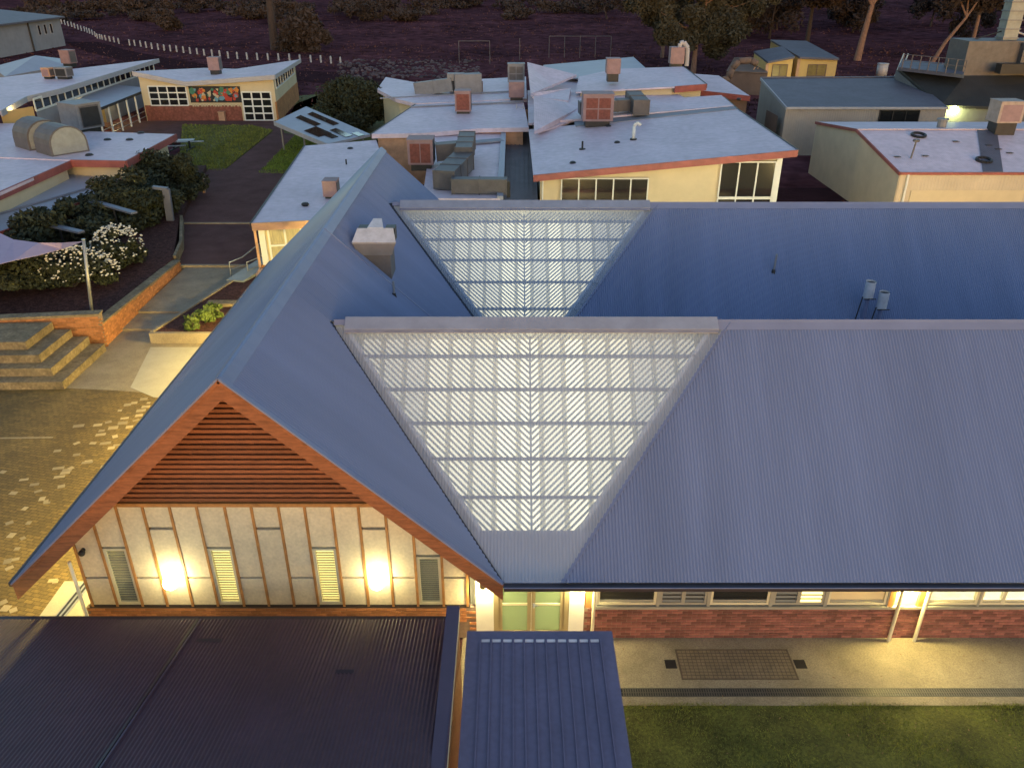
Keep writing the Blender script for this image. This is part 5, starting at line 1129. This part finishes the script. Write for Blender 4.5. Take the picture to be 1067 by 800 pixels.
p = G(88, 135, 3.6); t = ac_unit((p.x, p.y, 3.55), 2.3, 1.9, 1.7, 'grey rooftop unit with a dark grille behind the drum hoods', body='ac_metal', grille='ac_metal', rz=R(-32)); 
ca_, sa_ = math.cos(R(-32)), math.sin(R(-32)); part('dark_grille', MB().rbox((p.x + 1.19 * ca_, p.y + 1.19 * sa_, 3.98), .06, 1.35, 1.3, R(-32)), 'dark_metal', t)
for px, py in ((112, 146), (135, 146), (93, 162), (147, 139)): q = G(px, py, 3.6); part('roof_vent', MB().ball((q.x, q.y, 3.6), .28, .28, .14, 8, 4), 'dark_metal', fb)

# --- two-storey building, top left
tb = thing('two_storey_building', 'two-storey grey building with three small windows at the top left', 'building', tuple(G(20, 70, 0)))
q0_, q1_ = G(-30, 66, 0), G(68.5, 47.5, 0); zt0, zt1 = GY(-30, 30, q0_.y).z, GY(62.5, 18.5, q1_.y).z; zt = (zt0 + zt1) / 2
dd = q1_ - q0_; nn_ = Vector((-dd.y, dd.x, 0)).normalized() * 14
part('wall', MB().skirt([q0_ + Vector((0, 0, zt)), q1_ + Vector((0, 0, zt)), q1_ + nn_ + Vector((0, 0, zt)), q0_ + nn_ + Vector((0, 0, zt))], -.1), 'wall_grey', tb)
on = Vector((dd.y, -dd.x, 0)).normalized()
rp_ = [q0_ + on * .8, q1_ + on * .8 + dd.normalized() * .6, q1_ + nn_ + dd.normalized() * .6, q0_ + nn_]
roof(tb, [Vector((p_.x, p_.y, zt + (0.1 if k < 2 else 1.6))) for k, p_ in enumerate(rp_)], 'roof_slate', .3)
for u in (.72, .79, .86):
    a = q0_ + dd * u + Vector((0, 0, zt - 2.6)); win_grid(tb, a, dd, .9, 1.7, 1, 1, 'fascia_grey', 'dark_glass', on, .12)
part('downpipe', MB().cyl(q0_ + dd * .62 + on * .15, q0_ + dd * .62 + on * .15 + Vector((0, 0, zt)), .14), 'dark_metal', tb)
lt_ = thing('lean_to', 'small hipped blue-white roof in front of the two-storey building', 'building', tuple(G(38, 78, 0)))
ha, hb_, hc, hd = G(5, 80, 3), G(69, 68, 3), G(37, 58, 4.2), G(-8, 70, 3); part('roof', MB().poly([ha, hb_, hc]).poly([ha, hc, hd]).poly([hb_, G(70, 62, 3), hc]), 'roof_bluish', lt_); part('wall', MB().skirt([ha, hb_, G(70, 62, 3), hd], 0), 'wall_grey', lt_)

# --- sheds on the right
r3 = thing('cream_shed', 'cream ribbed-metal shed with red edge trim and pale gabled roof', 'building', (32, 41, 0))
SX = 23.05; sy0, sy1, sy2, z0_, z1_, z2_ = 33.6, 41.0, 48.7, 3.5, 4.67, 3.84; EX = 46
roof(r3, [Vector((SX, sy0, z0_)), Vector((EX, sy0, z0_)), Vector((EX, sy1, z1_)), Vector((SX, sy1, z1_))], 'roof_light_x', .06)
roof(r3, [Vector((SX, sy1, z1_)), Vector((EX, sy1, z1_)), Vector((EX, sy2, z2_)), Vector((SX, sy2, z2_))], 'roof_light_x', .06)
part('wall', MB().poly([(SX, sy0 + .05, 0), (EX, sy0 + .05, 0), (EX, sy0 + .05, z0_ - .07), (SX, sy0 + .05, z0_ - .07)]), 'wall_cream_ribbed', r3)
part('gable_wall', MB().poly([(SX + .05, sy0, 0), (SX + .05, sy0, z0_ - .07), (SX + .05, sy1, z1_ - .07), (SX + .05, sy2, z2_ - .07), (SX + .05, sy2, 0)]), 'wall_cream_ribbed', r3)
fascia(r3, (SX, sy0, z0_), (EX, sy0, z0_), .12, 'fascia_red'); fascia(r3, (SX, sy1, z1_), (SX, sy0, z0_), .16, 'fascia_red'); fascia(r3, (SX, sy2, z2_), (SX, sy1, z1_), .16, 'fascia_red')
part('ridge_cap', MB().bar((SX, sy1, z1_ + .03), (EX, sy1, z1_ + .03), .4, .05), 'roof_light_x', r3)
part('roof_strip', MB().slab([Vector((31.0, sy1 - .2, z1_ + .01)), Vector((32.3, sy1 - .2, z1_ + .01)), Vector((29.2, sy0 + .1, z0_ + .05)), Vector((28.0, sy0 + .1, z0_ + .05))], .03), 'roof_slate', r3)
part('downpipe', MB().cyl((SX + .5, sy0 - .06, 0), (SX + .5, sy0 - .06, 3.4), .07), 'white_paint', r3)
part('roller_door', MB().box(SX + .9, SX + 7.7, sy0 - .02, sy0 + .03, 0, 2.45), 'wall_cream', r3)
def onS(px, py): 
    n_ = Vector((0, -(z1_ - z0_) / (sy1 - sy0), 1)); r_ = _ray(px, py); tt = (Vector((0, sy0, z0_)) - CAM).dot(n_) / r_.dot(n_); return CAM + r_ * tt
for (px, py, lb) in ((957, 142, 'black tyre ring lying near the ridge of the shed roof'), (1025, 168, 'black tyre ring lying near the front edge of the shed roof')):
    c = onS(px, py); mb = MB()
    for k in range(14):
        a, b_ = 2 * math.pi * k / 14, 2 * math.pi * (k + 1) / 14; mb.cyl(c + Vector((.42 * math.cos(a), .42 * math.sin(a), .08 + .067 * math.sin(a))), c + Vector((.42 * math.cos(b_), .42 * math.sin(b_), .08 + .067 * math.sin(b_))), .09, n=6)
    solo('tyre', mb, 'dark_metal', lb, 'tyre', tuple(c))
c = onS(949, 165); t = thing('vent_pipe', 'thin roof mast with a small head on the cream shed', 'pipe', tuple(c)); part('pipe', MB().cyl(c - Vector((0, 0, .1)), c + Vector((.1, 0, 1.0)), .05), 'ac_duct', t); part('head', MB().cyl(c + Vector((.1, 0, 1.0)), c + Vector((.1, 0, 1.12)), .2), 'ac_duct', t)
c = onS(1042, 138); ac_unit((c.x, c.y, c.z), 1.6, 1.4, 1.3, 'cream evaporative cooler on the cream shed roof', body='cooler', grille='ac_pink', legs=.7)
c = onS(981, 131.5); t = thing('roof_cowl', 'small white cowl on the ridge of the cream shed', 'vent', tuple(c)); part('cowl', MB().cyl(c - Vector((0, 0, .1)), c + Vector((0, 0, .4)), .3), 'ac_metal', t); part('cap', MB().cyl(c + Vector((0, 0, .4)), c + Vector((0, 0, .48)), .38), 'ac_metal', t)
for px, py in ((935, 164), (964, 163), (996, 148), (1040, 156), (1052, 160), (1030, 152)): c = onS(px, py); part('roof_stain', MB().slab([c + Vector((-.2, -.1, .05)), c + Vector((.2, -.1, .05)), c + Vector((.15, .1, .06)), c + Vector((-.2, .1, .06))], .02), 'dark_metal', r3)

r2 = thing('grey_shed', 'grey ribbed shed with slate-coloured roof behind the cream shed', 'building', (33, 62, 0))
gx0, gx1, gy0, gy1, gz0, gz1 = 23.2, 37.3, 55.0, 70.5, 3.9, 4.4
GR = V3([(820, 112, 3.9), (988, 112, 3.9), (950, 80.5, 4.6), (793, 81.5, 4.6)]); roof(r2, GR, 'roof_slate', .15)
part('wall', MB().skirt([p_ + Vector((0, .15 if k < 2 else -.2, -.12)) for k, p_ in enumerate(GR)], -.05), 'wall_grey_ribbed', r2)
part('ridge_cap', MB().bar(GR[3] + Vector((0, 0, .04)), GR[2] + Vector((0, 0, .04)), .5, .06), 'roof_slate', r2); fascia(r2, GR[0], GR[1], .15, 'fascia_grey'); fascia(r2, GR[3], GR[0], .2, 'fascia_grey')
wy = GR[0].y + .12; xa_ = GY(916, 122, wy).x; xb_ = GY(957, 122, wy).x; win_grid(r2, (xa_, wy, GY(916, 127.5, wy).z), (1, 0, 0), xb_ - xa_, .95, 3, 1, 'dark_metal', 'dark_glass', (0, -1, 0), .06)
part('side_door', MB().poly([(GR[0].x - .25, GR[0].y + 1.2, 0), (GR[0].x - .30, GR[0].y + 4.5, 0), (GR[0].x - .30, GR[0].y + 4.5, 3.0), (GR[0].x - .25, GR[0].y + 1.2, 3.0)]), 'wall_brown', r2)

for (fl_, fr_, br_, bl_, y_, yb_, lb, wpx, dark) in (((799, 65), (827, 59.5), (815, 53.5), (786, 54.5), 92.0, 100.0, 'small yellow-lit shed with one square window', (805, 820.5), 'shed_window'), ((832, 60), (873, 61.5), (841, 44), (803, 45), 93.0, 112.0, 'taller yellow-lit shed with a wide door beside the square-window shed', (842, 861), 'shed_window')):
    q = [GY(*fl_, y_), GY(*fr_, y_), GY(*br_, yb_), GY(*bl_, yb_)]; q[2].z = q[1].z + .4; q[3].z = q[0].z + .4
    t = thing('yellow_shed', lb, 'shed', (q[0].x, y_, 0)); roof(t, [v + Vector((0, -.5 if k < 2 else .3, .1)) for k, v in enumerate(q)], 'roof_slate', .22)
    part('wall', MB().skirt([v - Vector((0, 0, .1)) for v in q], -.05), 'wall_yellow', t)
    a, c = GY(wpx[0], 70, y_), GY(wpx[1], 70, y_); win_grid(t, (a.x, y_ - .02, .6), (1, 0, 0), c.x - a.x, GY(wpx[0], 67.5, y_).z - .6, 2, 2, 'wall_brown', dark, (0, -1, 0), .08)
    part('corner_trim', MB().box(q[0].x - .05, q[0].x + .3, y_ - .06, y_ + .02, 0, q[0].z - .2), 'fascia_tan', t)
sl_p = GY(828, 75, 88.0); wall_lamp((sl_p.x, 87.5, 1.6), 'unseen lamp added to light the fronts of the yellow sheds', 'lamp_warm', .2, (0, 1))  # added lamp, kept out of view and free of any wall
p = G(775, 95, 0); t = thing('plant_room', 'brown plant room with a bent duct beside the yellow sheds', 'building', tuple(p)); q = [G(a, b_, 2.6) for a, b_ in ((757, 74), (800, 76), (792, 60), (765, 60))]; roof(t, q, 'wall_brown', .2); part('wall', MB().skirt([v - Vector((0, 0, .1)) for v in q], -.05), 'wall_brown', t)
e = G(758, 78, 2.6); part('bent_duct', MB().tube([e + Vector((-1.8, 0, -1)), e + Vector((.2, 0, -.4)), e + Vector((.5, 0, .7)), e + Vector((1.2, 0, 1.5)), e + Vector((2.6, 0, 1.6)), e + Vector((3.4, 0, 1.2))], .38, 10), 'wall_brown', t, True)
for k in range(5): a = G(783 + k * 4, 73 - k, 2.6); part('pallet_slat', MB().bar(a + Vector((0, 0, -.6)), a + Vector((.5, 0, .5)), .1, .1), 'fascia_tan', t)

r5 = thing('dark_roof_building', 'building with near-black roof and walkway rail at the right edge', 'building', tuple(G(1030, 120, 0)))
D = V3([(936, 71, 5.6), (1005, 79, 5.6), (1090, 79, 5.6), (1090, 113, 3.6), (981, 110, 3.6)]); 
part('roof', MB().slab(D, .2), 'roof_dark', r5); part('wall', MB().skirt([v + Vector((0, .4, -.2)) for v in (D[4], D[3], D[2], D[1], D[0])], -.05), 'wall_dark', r5)
part('walkway', MB().slab(V3([(936, 70, 5.9), (1005, 78, 5.9), (1005, 68, 5.9), (940, 62, 5.9)]), .3), 'roof_slate', r5)
ra, rb = G(940, 69, 6.1), G(1005, 76, 6.1)
for h_ in (.5, 1.0): part('rail', MB().bar(ra + Vector((0, 0, h_)), rb + Vector((0, 0, h_)), .05, .05), 'goal_dim', r5)
for k in range(8): q = ra + (rb - ra) * (k / 7); part('rail_post', MB().cyl(q - Vector((0, 0, .2)), q + Vector((0, 0, 1.0)), .05, n=6), 'goal_dim', r5)
q = G(1005, 78, 5.7); part('plant_box', MB().box(q.x, q.x + 14, q.y + .5, q.y + 4, 5.5, 8.4), 'ac_duct', r5); part('plant_box', MB().box(q.x + 4.6, q.x + 7, q.y - .1, q.y + .45, 5.8, 8.3), 'ac_duct', r5)
part('duct_run', MB().bar((q.x + 2.4, q.y - .8, 6.3), (q.x + 14, q.y - .8, 6.3), .9, .8), 'dark_metal', r5); part('pink_panel', MB().box(q.x + 7.2, q.x + 9.6, q.y + .2, q.y + .49, 6.0, 8.2), 'ac_pink', r5)
tall = G(1042, 49, 8.0); t = thing('tall_duct', 'tall square galvanised duct rising above the plant boxes', 'duct', (tall.x, q.y + 2.4, 8.4)); tp = GY(1052, 2, q.y + 2.4); bt_ = GY(1046, 50, q.y + 2.4); part('riser', MB().bar((bt_.x, bt_.y, 8.0), (bt_.x, bt_.y, tp.z + .3), 1.25, 1.25, (0, 1, 0)), 'ac_green', t)
for k in range(5): z_ = 8.5 + k * (tp.z - 8.4) / 4.2; part('flange', MB().box(bt_.x - .7, bt_.x + .7, bt_.y - .7, bt_.y + .7, z_, z_ + .1), 'ac_metal', t)
part('brace', MB().tube([(bt_.x + .6, bt_.y, tp.z - 2.4), (bt_.x + 3.2, bt_.y, 8.3)], .08), 'fascia_grey', t); part('brace', MB().tube([(bt_.x - .6, bt_.y, tp.z - 2.4), (bt_.x - 3.2, bt_.y, 8.3)], .06), 'dark_metal', t)
fl = GY(993, 114.5, D[4].y - .15); fw = thing('flood_lamp', 'glaring greenish floodlight on the wall end of the dark-roofed building', 'lamp', tuple(fl)); part('mount', MB().box(fl.x - .15, fl.x + .15, fl.y + .05, fl.y + .7, fl.z - .1, fl.z + .1), 'dark_metal', fw); part('bulb', MB().ball((fl.x, fl.y - .25, fl.z), .36, .25, .32), 'lamp_flood', fw, True)
fl = GY(1043, 113, D[4].y - .3); fw = thing('flood_lamp', 'small dim lamp on the dark-roofed building above the evaporative cooler', 'lamp', tuple(fl)); part('mount', MB().box(fl.x - .1, fl.x + .1, fl.y, fl.y + 1.0, fl.z - .08, fl.z + .08), 'dark_metal', fw); part('bulb', MB().ball((fl.x, fl.y - .2, fl.z), .3, .2, .12), 'lamp_flood', fw, True)
tk = G(918, 79, 0); t = thing('white_tank', 'small white drum standing behind the grey shed', 'tank', (tk.x, tk.y, 0)); zt_ = GY(918, 67, tk.y).z; part('drum', MB().cyl((tk.x, tk.y, 0), (tk.x, tk.y, max(zt_, 1.5)), .75, .75, 14), 'fascia_grey', t, True); part('lid', MB().cyl((tk.x, tk.y, max(zt_, 1.5)), (tk.x, tk.y, max(zt_, 1.5) + .1), .8, .8, 14), 'fascia_grey', t)
a, c = G(930, 80, 3.9), GY(942, 56, G(930, 80, 3.9).y)
t = thing('leaning_pole', 'pair of white poles leaning behind the grey shed', 'pole', (a.x, a.y, 0))
for dx in (0, .45): part('pole', MB().cyl((a.x + dx - .6, a.y, 0), (c.x + dx, a.y, c.z), .07, n=8), 'white_paint', t)

# ------------------------------------------------------------------ bollards, goals, trees
def c1(l): return [(x / 8.89, y / 8.89) for x, y in l]
def c3(l): return [(130 + x / 5.335, 40 + y / 5.335) for x, y in l]
bol = c1([(580,230),(610,235),(640,245),(672,250),(700,260),(730,270),(760,280),(790,285),(812,292),(835,300),(860,310),(885,325),(905,340),(930,345),(950,350),(980,355),(1020,365),(1060,372)]) + [(124, 43.2)] + c3([(28,25),(57,28),(90,32),(120,38),(152,45),(187,50),(221,55),(255,58),(290,62),(328,67),(365,72),(404,77),(443,82),(487,85),(530,90),(576,97),(627,100),(681,103),(738,105),(797,107),(856,108),(917,110),(975,115),(1035,118)]) + [(334.5, 62.5), (345, 63.4), (355, 64.2)]
bm = mesh_of(MB().cyl((0, 0, -.1), (0, 0, 1.0), .16, .15, 8).cyl((0, 0, 1.0), (0, 0, 1.06), .15, .07, 8), 'bollard'); bm.materials.append(MATS['bollard_white'])
for px, py in bol:
    p = G(px, py + 2.6, 0); o = bpy.data.objects.new('bollard', bm); COL.objects.link(o); o.location = (p.x, p.y, gz(p.x, p.y) + .05); o['label'] = 'white bollard in the curving row along the far road'; o['category'] = 'bollard'; o['group'] = 'white bollards along the road'
def goal(px0, px1, pyt, pyb, label, mids=0):
    a, c = G(px0, pyb, 0), G(px1, pyb, 0); h = GY(px0, pyt, a.y).z; t = thing('football_goal', label, 'goal', (a.x, a.y, 0))
    for k in range(mids + 2): q = a + (c - a) * (k / (mids + 1)); part('post', MB().cyl((q.x, q.y, -.1), (q.x, q.y, h), .06, n=6), 'goal_dim', t)
    part('crossbar', MB().cyl((a.x, a.y, h), (c.x, c.y, h), .06, n=6), 'goal_dim', t)
goal(478.6, 510.5, 43, 67, 'narrow white goal frame on the dark field'); goal(572, 636, 38, 60, 'wide goal frame with inner posts on the dark field', 3); goal(566, 611, 5, 14, 'farthest small goal frame at the top of the field', 1)
p = G(541.5, 63, 0); h = GY(541.5, 41, p.y).z; solo('goal_post', MB().cyl((p.x, p.y, -.1), (p.x, p.y, h), .06, n=6).cyl((p.x, p.y, h), (p.x, p.y, h + .1), .09, n=6), 'goal_dim', 'single thin post right of the narrow goal frame', 'post', (p.x, p.y, 0))

def tree(base, h, crowns, label, seed, leaf='leaf_eucalypt', bark='bark_pale', tr=.35, n=9000, size=.38, lean=(0, 0)):
    b_ = Vector(base); b_.z = gz(b_.x, b_.y); r_ = random.Random(seed); t = thing('tree', label, 'tree', tuple(b_)); tk_ = MB(); fo = MB()
    fork = b_ + Vector((lean[0], lean[1], h * .38)); tk_.cyl(b_ - Vector((0, 0, .3)), b_ + Vector((lean[0] * .4, lean[1] * .4, h * .18)), tr, tr * .8, 10); tk_.cyl(b_ + Vector((lean[0] * .4, lean[1] * .4, h * .18)), fork, tr * .8, tr * .6, 10)
    for (dx, dy, fz, rx_, ry_, rz_) in crowns:
        c = b_ + Vector((dx, dy, h * fz)); mid = fork + (c - fork) * .5 + Vector((r_.uniform(-.6, .6), r_.uniform(-.6, .6), .4)); tk_.cyl(fork, mid, tr * .45, tr * .3, 7); tk_.cyl(mid, c, tr * .3, tr * .1, 7)
        for q in range(4): e = c + Vector((r_.uniform(-1, 1) * rx_, r_.uniform(-1, 1) * ry_, r_.uniform(-.4, .9) * rz_)); tk_.cyl(mid, e, tr * .14, tr * .04, 5)
        fo.leaves(tuple(c), (rx_, ry_, rz_), n // len(crowns), size, r_, 26, .2)
    part('trunk', tk_, bark, t); part('crown', fo, leaf, t)
def tb_(px, py): p = G(px, py, 0); return (p.x, p.y, 0)
tree(tb_(722, 78), 15, [(-2.5, 0, .42, 4.2, 4, 3.6), (3.5, 1, .44, 4.8, 4, 3.8), (-6, 2, .68, 4.2, 3.5, 3.6), (1, 1, .82, 5.5, 4, 3.8), (7.5, 2, .70, 4.2, 3.5, 4.2)], 'large olive-brown eucalypt behind the pale classroom block', 31, tr=.45, n=60000, size=.34)
tree(tb_(690, 60), 14, [(0, 0, .6, 5, 4, 4), (-2, 0, .85, 4, 4, 3.5), (4, 0, .9, 4.5, 4, 3)], 'broad eucalypt left of the largest one beyond the block', 32, n=34000, size=.38)
tree(tb_(893, 63), 22, [(-4, 0, .62, 5, 4, 4), (4.5, 0, .68, 5, 4, 4), (0, 2, .9, 7, 5, 4)], 'tall eucalypt with a pale trunk at the edge of the woods', 33, tr=.6, n=22000, size=.5, lean=(.8, 0), leaf='leaf_wood')
tree(tb_(970, 66), 18, [(3, 0, .7, 6, 5, 5), (9, 0, .95, 6, 5, 4), (-3, 0, .9, 6, 5, 4)], 'slanting pale-limbed tree behind the walkway rail', 34, tr=.35, n=12000, size=.55, lean=(4, 0), leaf='leaf_wood')
tree(tb_(287, 52), 26, [(-4, 0, .75, 7, 6, 5), (5, 0, .8, 7, 6, 5), (0, 0, 1.0, 8, 6, 4)], 'dark-trunked tree standing beyond the road', 35, leaf='leaf_wood', bark='bark_dark', tr=.9, n=12000, size=.6)
shrub(at(318, 54, 0), (6.0, 5, 3.8), 7000, .5, 'leaf_wood', 'rounded dark bush right of the dark-trunked tree', 36, clumps=30)
shrub(at(173, 34, 0), (4.0, 3, 2.6), 3000, .5, 'leaf_wood', 'small dark bush alone in the field beyond the bollards', 37)
tree(tb_(840, 50), 18, [(0, 0, .6, 7, 5, 5), (-5, 0, .85, 6, 5, 4), (5, 0, .9, 6, 5, 4)], 'dark tree between the yellow sheds and the pale trunk', 38, leaf='leaf_wood', bark='bark_dark', tr=.5, n=9000, size=.6)
tree(tb_(1010, 58), 20, [(0, 0, .6, 7, 5, 5), (-6, 0, .85, 7, 5, 4), (6, 0, .9, 7, 5, 4)], 'dark tree behind the tall galvanised duct', 39, leaf='leaf_wood', bark='bark_pale', tr=.4, n=9000, size=.6)
wd = MB(); r_ = random.Random(77)
for k in range(120):
    if k < 64: x = r_.uniform(22, 230); y = r_.uniform(122, 260); x = max(x, (y + 14.5) * .24)
    else: x = r_.uniform(-190, 25); y = r_.uniform(205, 262)
    hh = r_.uniform(8, 15) if k < 64 else r_.uniform(2.5, 6); z0_ = gz(x, y); n_ = 3200 if k < 64 else 900
    wd.leaves((x, y, z0_ + hh * .52), (r_.uniform(5, 8), r_.uniform(4, 6), hh * .52), n_, .5 if k < 64 else .55, r_, 16, .15)
    tx = x + r_.uniform(-1.5, 1.5); wd.cyl((x, y, z0_ - .2), (tx, y, z0_ + hh * .6), .28, .12, 6); wd.cyl((tx, y, z0_ + hh * .4), (tx + r_.uniform(-3, 3), y, z0_ + hh * .8), .12, .05, 5)
ft = MB()
for k in range(26000):
    d_ = 75 + 190 * r_.random() ** 1.3; x = r_.uniform(-.72, .72) * (d_ + 14.5); z0_ = gz(x, d_); w_ = r_.uniform(.08, .25); a = r_.uniform(0, 3.14); i = len(ft.v); h_ = r_.uniform(.08, .3) * (1.6 if r_.random() < .1 else 1)
    ft.v += [(x - w_ * math.cos(a), d_ - w_ * math.sin(a), z0_), (x + w_ * math.cos(a), d_ + w_ * math.sin(a), z0_), (x + r_.gauss(0, .1), d_ + r_.gauss(0, .1), z0_ + h_)]; ft.f.append((i, i + 1, i + 2))
struct('dry_grass', ft, 'dry_tuft', 'stuff', 'tufts of dry grass over the dark field', 'grass')
struct('wood', wd, 'leaf_wood', 'stuff', 'dark far woodland filling the top of the picture', 'woods')
